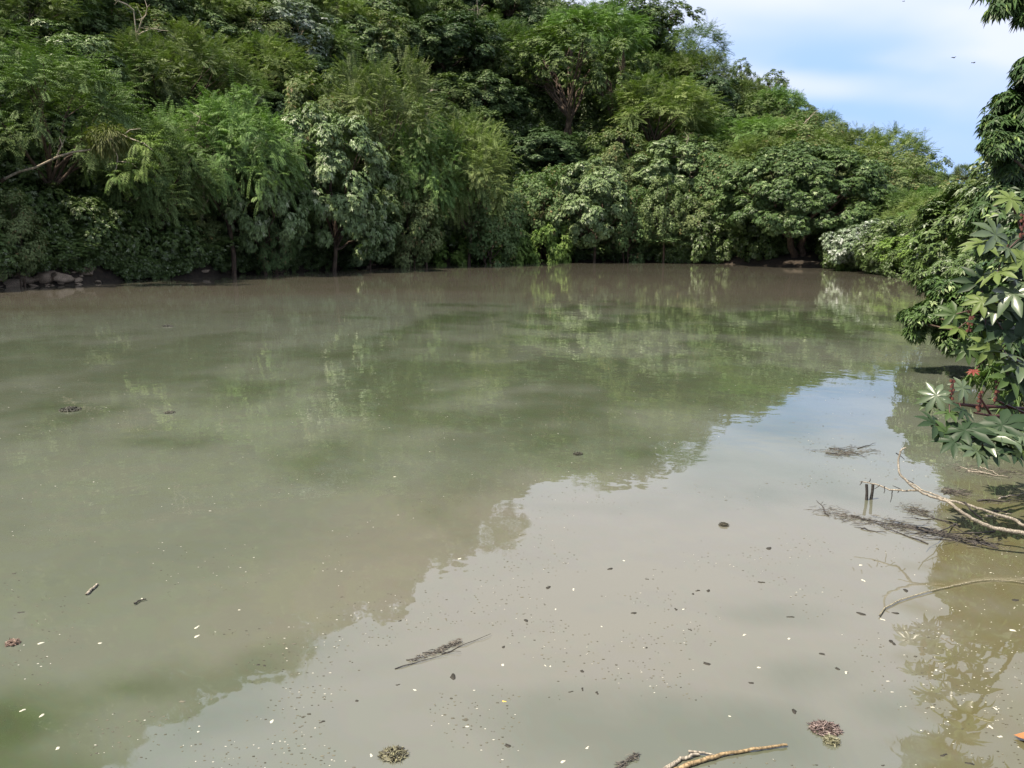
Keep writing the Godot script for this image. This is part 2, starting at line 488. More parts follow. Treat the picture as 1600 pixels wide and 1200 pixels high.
func build_ground() -> void:
	var s := Shape.new()
	var bearings := []
	var b := -180.0
	while b < 180.0 - 0.01:
		bearings.append(b)
		b += 0.6 if b > -50 and b < 50 else 3.0
	var steps := []
	for t in [0.0, 0.3, 0.6, 0.8, 0.9]: steps.append(Vector2(0, t))
	for o in [-1.0, -0.4, 0.0, 0.15, 0.3, 0.5, 0.8, 1.3, 2.0]: steps.append(Vector2(1, o))
	for k in range(1, 29): steps.append(Vector2(2, k / 28.0))
	for t in [1.1, 1.3, 1.6, 2.0, 2.4, 2.8, 3.3, 4.0, 5.5, 8.0, 15.0, 40.0]: steps.append(Vector2(3, t))
	for bb in bearings:
		var sh := shore(bb)
		var cr := maxf(table(CREST, bb), sh + 20.0)
		for q in steps:
			var d := 0.0
			if q.x == 0: d = maxf(0.05, (sh - 1.1) * q.y)
			elif q.x == 1: d = sh + q.y
			elif q.x == 2: d = lerpf(sh + 2.0, cr, q.y)
			else: d = cr * q.y
			s.v.append(Vector3(sin(deg_to_rad(bb)) * d, height_polar(bb, d), -cos(deg_to_rad(bb)) * d))
			s.c.append(Color.WHITE)
	var rows := steps.size()
	var nb := bearings.size()
	s.n.resize(s.v.size())
	for i in nb:
		var j := (i + 1) % nb
		for k in rows - 1:
			var a := i * rows + k
			var c := j * rows + k
			for tri in [[a, a + 1, c], [c, a + 1, c + 1]]:
				for q in tri: s.ix.append(q)
				var nn: Vector3 = -(s.v[tri[1]] - s.v[tri[0]]).cross(s.v[tri[2]] - s.v[tri[0]])
				for q in tri: s.n[q] += nn
	for i in s.n.size(): s.n[i] = s.n[i].normalized() if s.n[i].length() > 0 else Vector3.UP
	var o := MeshInstance3D.new()
	o.name = "ground"
	o.mesh = s.done(false)
	o.material_override = M.ground
	o.set_meta("kind", "structure")
	add_child(o)

func build_water() -> void:
	var mud := FastNoiseLite.new()
	mud.seed = 14; mud.frequency = 0.05; mud.fractal_octaves = 4
	var fine := FastNoiseLite.new()
	fine.seed = 44; fine.frequency = 0.35; fine.fractal_octaves = 4
	var v := PackedVector3Array()
	var n := PackedVector3Array()
	var c := PackedColorArray()
	var uv := PackedVector2Array()
	var ix := PackedInt32Array()
	var across := 440
	var rows := 380
	# green, clearer patches in the silt; far wide ones also paint the hill's dark reflection: [centre, radius along x, along z, strength]
	var spots := []
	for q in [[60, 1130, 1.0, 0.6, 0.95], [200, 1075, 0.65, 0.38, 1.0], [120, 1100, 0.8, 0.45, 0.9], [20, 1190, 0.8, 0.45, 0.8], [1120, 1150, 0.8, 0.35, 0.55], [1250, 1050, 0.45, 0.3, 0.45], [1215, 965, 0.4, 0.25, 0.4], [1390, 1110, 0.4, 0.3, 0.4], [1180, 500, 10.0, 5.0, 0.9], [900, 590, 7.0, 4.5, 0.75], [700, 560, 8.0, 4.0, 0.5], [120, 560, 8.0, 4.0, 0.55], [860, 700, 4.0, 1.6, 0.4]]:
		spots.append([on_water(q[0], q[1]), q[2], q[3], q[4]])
	for i in across + 1:
		var a := deg_to_rad(lerpf(-100.0, 75.0, float(i) / across))
		for k in rows + 1:
			var d := 0.8 * pow(120.0 / 0.8, float(k) / rows)
			var p := Vector3(sin(a) * d, 0, -cos(a) * d)
			v.append(p)
			n.append(Vector3.UP)
			uv.append(Vector2(p.x, p.z) / 9.0)
			var g := mud.get_noise_2d(p.x, p.z * 1.6) * 0.9 + fine.get_noise_2d(p.x, p.z) * 0.3
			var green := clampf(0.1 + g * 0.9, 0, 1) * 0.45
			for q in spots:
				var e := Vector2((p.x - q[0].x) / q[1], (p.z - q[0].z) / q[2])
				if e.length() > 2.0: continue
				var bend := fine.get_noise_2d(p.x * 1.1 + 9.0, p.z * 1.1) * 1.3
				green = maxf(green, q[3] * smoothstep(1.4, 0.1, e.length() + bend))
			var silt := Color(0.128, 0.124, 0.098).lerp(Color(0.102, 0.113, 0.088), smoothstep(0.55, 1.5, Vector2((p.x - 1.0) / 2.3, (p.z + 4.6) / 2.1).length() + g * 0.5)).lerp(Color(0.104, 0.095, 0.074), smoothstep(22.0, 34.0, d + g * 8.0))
			var algae_and_reflection := Color(0.046, 0.061, 0.031)  # green of the near algae and of the painted hill reflection
			# wisps of finer silt
			var wisp := fine.get_noise_2d(p.x * 2.6 + p.z * 0.8, p.z * 5.5) * 0.5 + fine.get_noise_2d(p.x * 9.0, p.z * 14.0) * 0.25
			# shallow olive water along the right bank
			var b := rad_to_deg(a)
			var sh := shore(b)
			var col := silt.lerp(algae_and_reflection, clampf(green + wisp * 0.16, 0, 1))
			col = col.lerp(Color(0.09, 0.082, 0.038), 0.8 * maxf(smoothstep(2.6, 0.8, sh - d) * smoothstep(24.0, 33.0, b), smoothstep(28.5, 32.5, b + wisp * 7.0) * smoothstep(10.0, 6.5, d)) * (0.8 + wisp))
			c.append(col)
	for i in across:
		for k in rows:
			var a0 := i * (rows + 1) + k
			var a1 := a0 + rows + 1
			ix.append_array(PackedInt32Array([a0, a0 + 1, a1, a1, a0 + 1, a1 + 1]))
	var arr := []
	arr.resize(Mesh.ARRAY_MAX)
	arr[Mesh.ARRAY_VERTEX] = v
	arr[Mesh.ARRAY_NORMAL] = n
	arr[Mesh.ARRAY_COLOR] = c
	arr[Mesh.ARRAY_TEX_UV] = uv
	arr[Mesh.ARRAY_INDEX] = ix
	var st := SurfaceTool.new()
	st.create_from_arrays(arr)
	st.generate_tangents()
	var o := MeshInstance3D.new()
	o.name = "water"
	o.mesh = st.commit()
	o.material_override = M.water
	o.set_meta("kind", "structure")
	add_child(o)

func stuff(called: String, mesh: Mesh, mat: Material, places: Array, colors: Array, label: String, category: String) -> void:
	var mm := MultiMesh.new()
	mm.transform_format = MultiMesh.TRANSFORM_3D
	mm.use_colors = colors.size() > 0
	mm.mesh = mesh
	mm.instance_count = places.size()
	for i in places.size():
		mm.set_instance_transform(i, places[i])
		if colors.size() > 0: mm.set_instance_color(i, colors[i])
	var o := MultiMeshInstance3D.new()
	o.name = numbered(called)
	o.multimesh = mm
	o.material_override = mat
	add_child(o)
	tag(o, label, category)
	o.set_meta("kind", "stuff")

# ------------------------------------------------------------------ the scene
func _ready() -> void:
	rng.seed = 77
	hill_noise.seed = 6; hill_noise.frequency = 0.05; hill_noise.fractal_octaves = 3
	var cam := Camera3D.new()
	cam.position = Vector3(0, CAM_H, 0)
	cam.rotation.x = -PITCH
	cam.fov = rad_to_deg(2.0 * atan(600.0 / FOCAL))
	cam.near = 0.1
	cam.far = 9000
	add_child(cam)
	cam.current = true
	build_sky()
	var sun := DirectionalLight3D.new()
	sun.light_energy = 1.6
	sun.light_color = Color(1.0, 0.95, 0.87)
	sun.light_angular_distance = 0.5
	sun.shadow_enabled = true
	add_child(sun)
	sun.look_at_from_position(Vector3(-0.48, 1.0, 0.2) * 10.0, Vector3.ZERO, Vector3(0, 0, 1))
	materials()
	build_ground()
	build_water()
	make_kinds()
	named_trees()
	fill_hill()
	bare_limb_tree()
	right_bank()
	castor_plants()
	stones()
	driftwood()
	floating_bits()
	birds()

func named_trees() -> void:
	var T := func(k, v, px, top, wide, dist, label, called := "tree"): seen_plant(called, k, v, px, top, wide, dist, label)
	# left spur, front to back
	T.call("deep_feathery", 0, 60, 85, 250, 45, "deep green feathery tree with hanging fronds at the far left", "feathery_tree")
	T.call("feathery", 0, 40, 5, 210, 58, "yellowish feathery tree at the top left corner", "feathery_tree")
	T.call("dark_broadleaf", 0, 150, -5, 130, 60, "bright green round broadleaf crown between feathery trees at upper left", "broadleaf_tree")
	T.call("feathery", 1, 270, 55, 210, 56, "light feathery tree above the bare pale branch on the left", "feathery_tree")
	T.call("feathery", 2, 350, 150, 190, 49, "feathery tree with arching sprays left of the pale broadleaf tree", "feathery_tree")
	T.call("deep_feathery", 1, 230, 190, 170, 46.5, "deep green feathery tree behind the olive clump on the left", "feathery_tree")
	T.call("silver_leaved", 0, 450, 0, 130, 72, "silver leaved tree at the top edge left of centre", "broadleaf_tree")
	T.call("silver_leaved", 0, 75, 60, 70, 54, "small silver leaved tree among feathery crowns at the far left", "broadleaf_tree")
	T.call("pale_broadleaf", 0, 400, 190, 140, 50, "pale broadleaf tree with drooping leaves beside the water left of centre", "broadleaf_tree")
	T.call("pale_broadleaf", 1, 510, 165, 180, 53, "largest pale broadleaf tree with drooping leaf rosettes on the left shore", "broadleaf_tree")
	T.call("fine_olive", 0, 490, 120, 130, 60, "grey olive fine leaved tree above the pale broadleaf tree", "fine_leaved_tree")
	T.call("feathery", 1, 590, 95, 190, 61, "bright yellow-green feathery tree with rounded top at the head of the spur", "feathery_tree")
	T.call("feathery", 2, 660, 190, 140, 61, "feathery tree halfway down the spur with pale twigs", "feathery_tree")
	T.call("feathery", 0, 730, 200, 150, 64, "bright feathery tree at the right end of the spur beside the dark gully", "feathery_tree")
	T.call("fine_olive", 1, 770, 285, 110, 64.5, "fine leaved olive tree at the foot of the spur above green shrubs", "fine_leaved_tree")
	T.call("fine_olive", 0, 640, 270, 110, 59, "shaded fine leaved tree low on the spur", "fine_leaved_tree")
	T.call("pale_broadleaf", 0, 570, 280, 110, 56.5, "small pale broadleaf tree low at the spur's foot", "broadleaf_tree")
	# gully and hillside behind the spur; dark leaf variant paints in the gully's shade
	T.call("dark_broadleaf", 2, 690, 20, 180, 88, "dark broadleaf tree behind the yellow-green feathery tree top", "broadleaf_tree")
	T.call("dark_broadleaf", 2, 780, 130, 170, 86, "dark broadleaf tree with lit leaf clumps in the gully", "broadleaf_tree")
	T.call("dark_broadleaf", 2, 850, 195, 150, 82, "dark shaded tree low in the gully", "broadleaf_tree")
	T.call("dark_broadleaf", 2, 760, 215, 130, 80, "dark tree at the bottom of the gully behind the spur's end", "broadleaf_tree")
	T.call("pale_broadleaf", 1, 720, 110, 120, 90, "mid green broadleaf tree high in the gully", "broadleaf_tree")
	T.call("open_crowned", 0, 880, 40, 190, 88, "tree with long dark forking limbs on the middle of the hill", "open_crowned_tree")
	T.call("open_crowned", 1, 955, 70, 130, 86, "leaning dark limbed tree right of the forking tree", "open_crowned_tree")
	T.call("feathery", 2, 930, 10, 150, 97, "yellowish feathery tree high on the hill at the sky's edge", "feathery_tree")
	# middle shore
	T.call("fine_olive", 1, 850, 255, 120, 72, "mixed green tree with rusty leaf tips on the middle shore", "fine_leaved_tree")
	T.call("pale_broadleaf", 0, 930, 250, 130, 71, "light green broadleaf tree with pale domed top on the middle shore", "broadleaf_tree")
	T.call("fine_olive", 0, 970, 205, 110, 78, "grey green fine leaved tree behind the middle shore trees", "fine_leaved_tree")
	T.call("feathery", 0, 1030, 130, 170, 86, "bright feathery tree in the middle of the right hillside", "feathery_tree")
	T.call("pale_broadleaf", 1, 1060, 215, 140, 77, "pale grey broadleaf tree above the round clipped-looking bush", "broadleaf_tree")
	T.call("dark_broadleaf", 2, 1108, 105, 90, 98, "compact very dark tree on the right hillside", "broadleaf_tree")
	T.call("feathery", 1, 1085, 85, 110, 104, "olive feathery dome near the ridge above the very dark tree", "feathery_tree")
	T.call("feathery", 2, 1180, 185, 140, 86, "flat topped light feathery tree behind the dome tree", "feathery_tree")
	T.call("fine_olive", 1, 1130, 235, 110, 74, "fine leaved tree just left of the dome tree", "fine_leaved_tree")
	T.call("fine_olive", 0, 1090, 310, 90, 71, "brownish fine leaved bush hanging over the middle shore", "fine_leaved_tree")
	T.call("fine_olive", 1, 985, 290, 90, 71.5, "dusky fine leaved bush left of the round bush", "fine_leaved_tree")
	T.call("dome", 0, 1260, 222, 240, 66, "large dense dome shaped tree on the right shore with dark hollow beneath")
	# the round bush
	T.call("dark_broadleaf", 1, 1040, 272, 80, 70, "round bush like a ball with a lit crown on the middle shore", "broadleaf_tree")
	# ridge
	T.call("open_crowned", 0, 1040, 0, 110, 112, "open crowned tree standing against the sky at the top of the ridge", "open_crowned_tree")
	T.call("open_crowned", 1, 1160, 95, 44, 120, "thin grey tree on the ridge left of the small bushy ridge tree", "open_crowned_tree")
	T.call("open_crowned", 0, 1208, 112, 60, 122, "small bushy tree sticking up alone from the ridge", "open_crowned_tree")
	T.call("dark_broadleaf", 0, 985, -5, 120, 106, "dark round tree at the top edge left of the open ridge top tree", "broadleaf_tree")
	T.call("deep_feathery", 1, 1075, 45, 100, 108, "deep green feathery tree right under the open ridge top tree", "feathery_tree")
	# right end of the hill
	T.call("dark_broadleaf", 1, 1452, 238, 70, 99, "small rounded tree on the last slope of the ridge beside the sky gap", "broadleaf_tree")
	T.call("feathery", 0, 1392, 212, 110, 100, "wide olive feathery tree at the lower end of the ridge", "feathery_tree")
	T.call("feathery", 1, 1335, 200, 100, 105, "dark olive feathery tree left of the ridge's lower end", "feathery_tree")
	T.call("deep_feathery", 0, 1400, 262, 140, 84, "feathery tree behind the dome tree's right side", "feathery_tree")
	T.call("feathery", 2, 1445, 292, 110, 74, "light feathery thicket tree above the silver shrub", "feathery_tree")
	T.call("feathery", 1, 1385, 300, 100, 68, "low feathery tree between the dome tree and the silver shrub", "feathery_tree")
	# far hill seen through the gap
	T.call("feathery", 1, 1508, 257, 30, 300, "tiny umbrella shaped tree standing up on the far hill in the gap", "umbrella_tree")
	for q in [[1482, 272, 40, "leftmost"], [1497, 277, 30, "second"], [1524, 276, 34, "third"], [1540, 268, 40, "last"]]:
		seen_plant("far_tree", "dark_broadleaf", int(q[0]) % 3, q[0], q[1], q[2], 310, q[3] + " of the tiny far trees from left along the far hill", "tree", "trees on the far hill")
	# dead trees whose pale bare twigs show between the crowns
	for q in [[215, 20, 55, "pale dead tree with bare twigs near the top left of the hill"], [300, 195, 49, "pale bare twigs of a dead tree left of the pale broadleaf tree"], [545, 15, 80, "dead pale forked tree at the top edge above the spur"], [672, 150, 66, "thin pale dead tree between the two bright feathery spur trees"], [740, 5, 92, "dead pale limbed tree at the top edge above the gully"], [1085, 230, 76, "bare grey dead tree above the ball shaped bush"], [1240, 195, 90, "bare dead tree just above the dome tree"]]:
		dead_tree(q[0], q[1], q[2], q[3])
	# shrubs along the water
	var S := func(k, v, px, top, wide, dist, label): seen_plant("shrub", k, v, px, top, wide, dist, label, "shrub")
	S.call("silver_shrub", 0, 1362, 345, 125, 57.5, "silver leaved shrub on the right shore beside the dome tree")
	S.call("bright_shrub", 0, 1440, 362, 105, 50.5, "bright green leafy shrub right of the silver shrub")
	S.call("bright_shrub", 1, 1330, 398, 40, 58.5, "small pale green shrub at the water's edge under the silver shrub")
	S.call("dark_shrub", 0, 1455, 350, 80, 51, "dark shrub behind the bright green shrub on the right shore")
	S.call("bright_shrub", 1, 700, 355, 85, 65.5, "bright green shrub above pale stones at the spur's foot")
	S.call("bright_shrub", 0, 785, 345, 90, 67.5, "leafy green shrub between two bright shrubs on the spur's foot")
	S.call("bright_shrub", 1, 860, 340, 75, 70, "bright upright green shrub at the right end of the spur's shore")
	S.call("fine_olive", 1, 425, 325, 60, 50.2, "small yellowish feathery bush hanging over the water left of centre")
	S.call("fine_olive", 0, 15, 300, 80, 41.5, "olive bush at the left edge of the picture above the stones")
	for q in [[1378, 400, 46, 52.5], [1410, 402, 40, 50], [1445, 405, 44, 47.5], [1468, 408, 30, 46]]:
		seen_plant("shrub", "fine_olive", int(q[0]) % 2, q[0], q[1], q[2] * 1.25, shore(rad_to_deg(atan2(q[0] - 800.0, 1230.0))) - 0.2, ["first", "second", "third", "last"][[1378, 1410, 1445, 1468].find(int(q[0]))] + " low olive bush from the left in the row along the right shore", "shrub", "low olive bushes along the right shore")
	# dark shrubs along the left and middle shore
	var px := -40.0
	var i := 0
	while px < 1130:
		var b := rad_to_deg(atan2(px - 800.0, 1230.0))
		var d := shore(b) + rng.randf_range(0.5, 2.4)
		var where := "left shore" if px < 330 else ("spur's shaded foot" if px < 660 else "middle shore")
		seen_plant("shrub", ["dark_shrub", "dark_shrub", "dark_shrub", "fine_olive"][rng.randi() % 4], i, px, rng.randf_range(300, 372), rng.randf_range(75, 125), d, where_from("dark shrub in the shore fringe", px, 385, HILL_MARKS), "shrub", "dark shrubs fringing the " + where)
		px += rng.randf_range(19, 31)
		i += 1

func dead_tree(px: float, top: float, dist: float, label: String) -> void:
	var r := ray(px, top)
	var flat := Vector2(r.x, r.z)
	var p := flat.normalized() * dist
	var g := height(p.x, p.y)
	var h := maxf(CAM_H + dist * r.y / flat.length() - g, 4.0)
	var o := thing("dead_tree", label, "tree", Vector3(p.x, g, p.y))
	var t := Shape.new()
	var pts := bent(Vector3(0, -0.3, 0), Vector3(rng.randf_range(-1, 1), h, 0.5), 7, 0.25)
	t.tube(pts, taper(0.13, 0.025, 7), 7, Color.WHITE)
	part("trunk", t.done(), M.pale_bark, o)
	for k in 9:
		var a: Vector3 = pts[3 + k % 5]
		var e := a + (rand_dir() + Vector3(0, 0.55, 0.5)).normalized() * rng.randf_range(1.2, 2.6)
		var s := Shape.new()
		var b := bent(a, e, 5, 0.12, -0.2)
		s.tube(b, taper(0.055, 0.012, 5), 5, Color.WHITE)
		for j in 4:
			var c: Vector3 = b[2 + j % 3]
			s.tube([c, c + (rand_dir() + Vector3(0, 0.4, 0.2)) * 0.6], [0.02, 0.006], 4, Color.WHITE)
		part("branch", s.done(), M.pale_bark, o)

func fill_hill() -> void:
	var forest := [[], [], []]
	var b := -62.0
	var words := {"feathery": "yellow-green feathery tree", "deep_feathery": "deep green feathery tree", "pale_broadleaf": "pale green broadleaf tree", "dark_broadleaf": "dark green broadleaf tree", "fine_olive": "olive fine leaved tree", "open_crowned": "thin open crowned tree"}
	var cells := {}
	var count := 0
	for tries in 7000:
		b = rng.randf_range(-66, 30.5)
		var s := shore(b)
		var c := table(CREST, b) + 6.0
		var d := sqrt(rng.randf_range((s + 2.5) * (s + 2.5), c * c))
		var p := Vector3(sin(deg_to_rad(b)) * d, 0, -cos(deg_to_rad(b)) * d)
		p.y = height(p.x, p.z)
		var q := seen_at(p + Vector3(0, 4, 0))
		var inside := q.y > -60 and q.x > -140 and q.x < 1640
		var gap := 3.35 if inside else 6.0
		var ok := true
		var cell := Vector2i(floori(p.x / 6.0), floori(p.z / 6.0))
		for ax in range(-1, 2):
			for az in range(-1, 2):
				for o in cells.get(cell + Vector2i(ax, az), []):
					if Vector2(o.x - p.x, o.z - p.z).length() < gap: ok = false
		for o in named_spots:
			if Vector2(o.x - p.x, o.z - p.z).length() < maxf(o.y * 0.75, 1.5): ok = false
		if not ok: continue
		if not cells.has(cell): cells[cell] = []
		cells[cell].append(p)
		var h := rng.randf_range(4.5, 7.2)
		var wet := 1.0 - clampf((d - s) / 40.0, 0, 1)
		if not inside:
			forest[rng.randi() % 3].append(Transform3D(Basis(Vector3.UP, rng.randf() * TAU).scaled(Vector3.ONE * rng.randf_range(0.9, 1.35)), p))
			continue
		# nothing may poke above the skyline by more than a small crown
		if d > c - 16: h = rng.randf_range(3.0, 5.0)
		if d - s < 8: h = rng.randf_range(4.0, 6.0)
		if b > 26: h = minf(h, rng.randf_range(3.2, 4.6))
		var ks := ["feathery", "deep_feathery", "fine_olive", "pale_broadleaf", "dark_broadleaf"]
		if q.x > 620 and q.x < 1000: ks = ["dark_broadleaf", "dark_broadleaf", "dark_broadleaf", "deep_feathery", "open_crowned"]  # dark kinds put the gully's shade into the leaf colour
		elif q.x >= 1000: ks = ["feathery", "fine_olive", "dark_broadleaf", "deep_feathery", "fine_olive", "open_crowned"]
		var k: String = ks[rng.randi() % ks.size()]
		var zone := "left slope"
		if q.x > 620: zone = "gully slope"
		if q.x > 1000: zone = "right slope"
		zone = ("upper " if q.y < 60 else ("middle of the " if q.y < 190 else "lower ")) + zone
		if d > c - 14: zone = "skyline ridge"
		var size := "small " if h < 5.0 else ""
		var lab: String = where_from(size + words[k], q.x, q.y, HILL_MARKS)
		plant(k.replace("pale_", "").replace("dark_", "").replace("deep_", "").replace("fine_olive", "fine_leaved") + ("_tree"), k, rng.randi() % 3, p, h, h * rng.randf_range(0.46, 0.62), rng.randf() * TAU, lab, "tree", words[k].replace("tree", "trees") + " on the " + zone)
		count += 1
	print("filler trees ", count, " forest ", forest[0].size() + forest[1].size() + forest[2].size())
	stuff("forest", K.dark_broadleaf[0].crown, M.gloss, forest[0], [], "unbroken dark forest covering the hill above the frame", "forest")
	stuff("forest", K.feathery[0].crown, M.leaf, forest[1], [], "unbroken feathery forest covering the hill above the frame", "forest")
	stuff("forest", K.deep_feathery[0].crown, M.leaf, forest[2], [], "unbroken deep green forest covering the hill above the frame", "forest")
	# undergrowth on the slope between the trees
	var low := []
	for t in 2600:
		b = rng.randf_range(-50, 33)
		var s := shore(b)
		var d := sqrt(rng.randf_range((s + 1.0) * (s + 1.0), pow(table(CREST, b) + 4.0, 2)))
		var p := Vector3(sin(deg_to_rad(b)) * d, 0, -cos(deg_to_rad(b)) * d)
		p.y = height(p.x, p.z) - 0.2
		if seen_at(p).y < -120: continue
		low.append(Transform3D(Basis(Vector3.UP, rng.randf() * TAU).scaled(Vector3.ONE * rng.randf_range(0.6, 1.15)), p))
	for t in 900:
		b = rng.randf_range(-48, 27)
		var p := polar(b, shore(b) + rng.randf_range(0.25 if b > -27 else 0.7, 2.4))
		if b > 15.5 and b < 23.0: continue
		p.y = maxf(height(p.x, p.z), 0.0) - 0.25
		low.append(Transform3D(Basis(Vector3.UP, rng.randf() * TAU).scaled(Vector3.ONE * rng.randf_range(0.3, 0.62)), p))
	stuff("undergrowth", K.dark_shrub[0].crown, M.gloss, low, [], "tangled dark undergrowth on the ground between the trees", "undergrowth")

# ------------------------------------------------------------------ left shore
func bare_limb_tree() -> void:
	var base := on_water(-60, 432)
	base.y = 0.2
	var o := thing("leaning_tree", "leaning tree with a bare pale limb reaching over the left shore", "tree", base)
	var to := func(px, py, d): return at_depth(px, py, d) - base
	var t := Shape.new()
	t.tube([Vector3(0, -0.5, 0), to.call(-50, 360, 37.5), to.call(-25, 300, 37.0), to.call(8, 279, 36.5)], [0.16, 0.13, 0.11, 0.085], 8, Color.WHITE)
	part("trunk", t.done(), M.bark, o)
	var l := Shape.new()
	l.tube([to.call(6, 280, 36.5), to.call(30, 268, 36.4), to.call(55, 262, 36.3), to.call(90, 245, 36.1), to.call(112, 238, 36.0), to.call(140, 234, 35.9), to.call(165, 222, 35.8)], [0.062, 0.055, 0.05, 0.045, 0.04, 0.035, 0.022], 7, Color.WHITE)
	part("limb", l.done(), M.pale_bark, o)
	var twig := func(pts: Array, radii: Array, sides: int, col: Color):
		var sh := Shape.new()
		sh.tube(pts, radii, sides, col)
		part("twig", sh.done(), M.pale_bark, o)
	twig.call([to.call(88, 246, 36.1), to.call(95, 230, 36.2), to.call(103, 213, 36.3)], [0.035, 0.025, 0.012], 5, Color.WHITE)
	twig.call([to.call(97, 226, 36.2), to.call(92, 212, 36.2)], [0.02, 0.01], 5, Color.WHITE)
	twig.call([to.call(165, 222, 35.8), to.call(190, 210, 35.8), to.call(205, 217, 35.7), to.call(225, 224, 35.6), to.call(240, 236, 35.5)], [0.04, 0.035, 0.03, 0.025, 0.01], 5, Color.WHITE)
	twig.call([to.call(192, 212, 35.8), to.call(203, 203, 35.9), to.call(220, 201, 36.0)], [0.03, 0.022, 0.01], 5, Color.WHITE)
	twig.call([to.call(175, 226, 35.8), to.call(184, 245, 35.7), to.call(182, 262, 35.6), to.call(176, 276, 35.5)], [0.03, 0.025, 0.02, 0.008], 5, Color.WHITE)
	twig.call([to.call(183, 252, 35.7), to.call(205, 254, 35.6), to.call(214, 262, 35.6)], [0.02, 0.015, 0.008], 5, Color.WHITE)
	var f := Shape.new()
	for q in [[238, 232, 35.5, 0.5], [215, 228, 35.6, 0.4], [222, 262, 35.6, 0.4], [205, 270, 35.6, 0.5], [180, 278, 35.5, 0.5]]:
		feather_crown(f, [[to.call(q[0], q[1], q[2]), Vector3(0.7, 0.1, 0.3), 0.25]], 16, 1.0, 0.19, 0.042, 1.4, Color(0.09, 0.15, 0.04), Color(0.15, 0.2, 0.05))
	part("foliage", f.done(), M.leaf, o)
	var c := at_depth(170, 216, 35.7)
	var v := Shape.new()
	for k in 900:
		var u := rand_dir()
		v.leaf(u * pow(rng.randf(), 0.35) * Vector3(0.85, 0.65, 0.7), (u + Vector3(0, -0.7, 0) + rand_dir() * 0.5).normalized(), u, rng.randf_range(0.2, 0.45), 0.04, mixc(Color(0.075, 0.09, 0.03), Color(0.14, 0.15, 0.055), rng.randf()), 0.4)
	single("vine_clump", v.done(), M.leaf, c, "yellow-olive tangled clump of vine perched on the bare pale limb", "vine")

func stone_mesh(seed_: int) -> ArrayMesh:
	var f := FastNoiseLite.new()
	f.seed = seed_; f.frequency = 0.8; f.fractal_octaves = 3
	var sm := SphereMesh.new()
	sm.radius = 1.0; sm.height = 2.0; sm.radial_segments = 14; sm.rings = 8
	var a := sm.get_mesh_arrays()
	var v: PackedVector3Array = a[Mesh.ARRAY_VERTEX]
	for i in v.size():
		var p := v[i]
		var k := 1.0 + f.get_noise_3dv(p) * 0.75
		p *= k
		p.y = clampf(p.y, -0.75, 0.62 + p.x * 0.15)
		v[i] = p
	a[Mesh.ARRAY_VERTEX] = v
	var st := SurfaceTool.new()
	var am := ArrayMesh.new()
	am.add_surface_from_arrays(Mesh.PRIMITIVE_TRIANGLES, a)
	st.create_from(am, 0)
	st.generate_normals()
	return st.commit()

func stones() -> void:
	var ms := []
	for k in 5: ms.append(stone_mesh(40 + k))
	var n := 0
	var put := func(px: float, off: float, size: float, label: String, group: String):
		var r := ray(px, 420)
		var b := rad_to_deg(atan2(r.x, -r.z))
		var d := shore(b) + off
		var o := single("stone", ms[rng.randi() % 5], M.rock, Vector3(sin(deg_to_rad(b)) * d, maxf(height_polar(b, d), 0.0) + size * 0.12, -cos(deg_to_rad(b)) * d), label, "stone", group)
		o.rotation = Vector3(rng.randf_range(-0.3, 0.3), rng.randf() * TAU, rng.randf_range(-0.3, 0.3))
		o.scale = Vector3(size * rng.randf_range(0.7, 1.7), size * rng.randf_range(0.35, 0.95), size * rng.randf_range(0.7, 1.2))
	for k in 34: put.call(rng.randf_range(-10, 165), rng.randf_range(-0.2, 0.55), 0.08 + 0.3 * pow(rng.randf(), 2.0), "pale stone in the bank of stones at the left water's edge", "stones at the left water's edge")
	put.call(12, 0.5, 0.5, "largest yellowish boulder at the left edge of the picture", "")
	put.call(128, 0.6, 0.42, "flat pinkish boulder among the left shore stones", "")
	put.call(248, 0.2, 0.32, "lone white stone on the left shore under the dark shrubs", "")
	for k in 5: put.call(rng.randf_range(180, 330), rng.randf_range(-0.1, 0.5), rng.randf_range(0.1, 0.2), "small stone scattered under the shrubs right of the left stones", "scattered small stones on the left shore")
	for k in 12: put.call(rng.randf_range(665, 745), rng.randf_range(-0.15, 0.5), rng.randf_range(0.12, 0.3), "pale stone at the foot of the bright green shrubs on the spur", "stones at the spur's foot")
	for k in 5: put.call(rng.randf_range(575, 640), rng.randf_range(-0.1, 0.3), rng.randf_range(0.1, 0.2), "small stone on the shore left of the spur's green shrubs", "small stones on the spur shore")
	for k in 3: put.call(rng.randf_range(855, 885), rng.randf_range(-0.1, 0.3), rng.randf_range(0.12, 0.22), "stone under the upright green shrub at the spur's right end", "stones at the spur's right end")
	put.call(1302, -0.1, 0.3, "pale stone at the water's edge beside the small pale green shrub", "")
	var s := Shape.new()
	s.tube(bent(Vector3(-2.2, 0.12, 0), Vector3(2.2, 0.1, 0.5), 6, 0.05), taper(0.14, 0.08, 6), 8, Color.WHITE)
	single("fallen_log", s.done(), M.pale_bark, on_water(1235, 414.5), "pale fallen log lying at the water under the dome tree", "log")

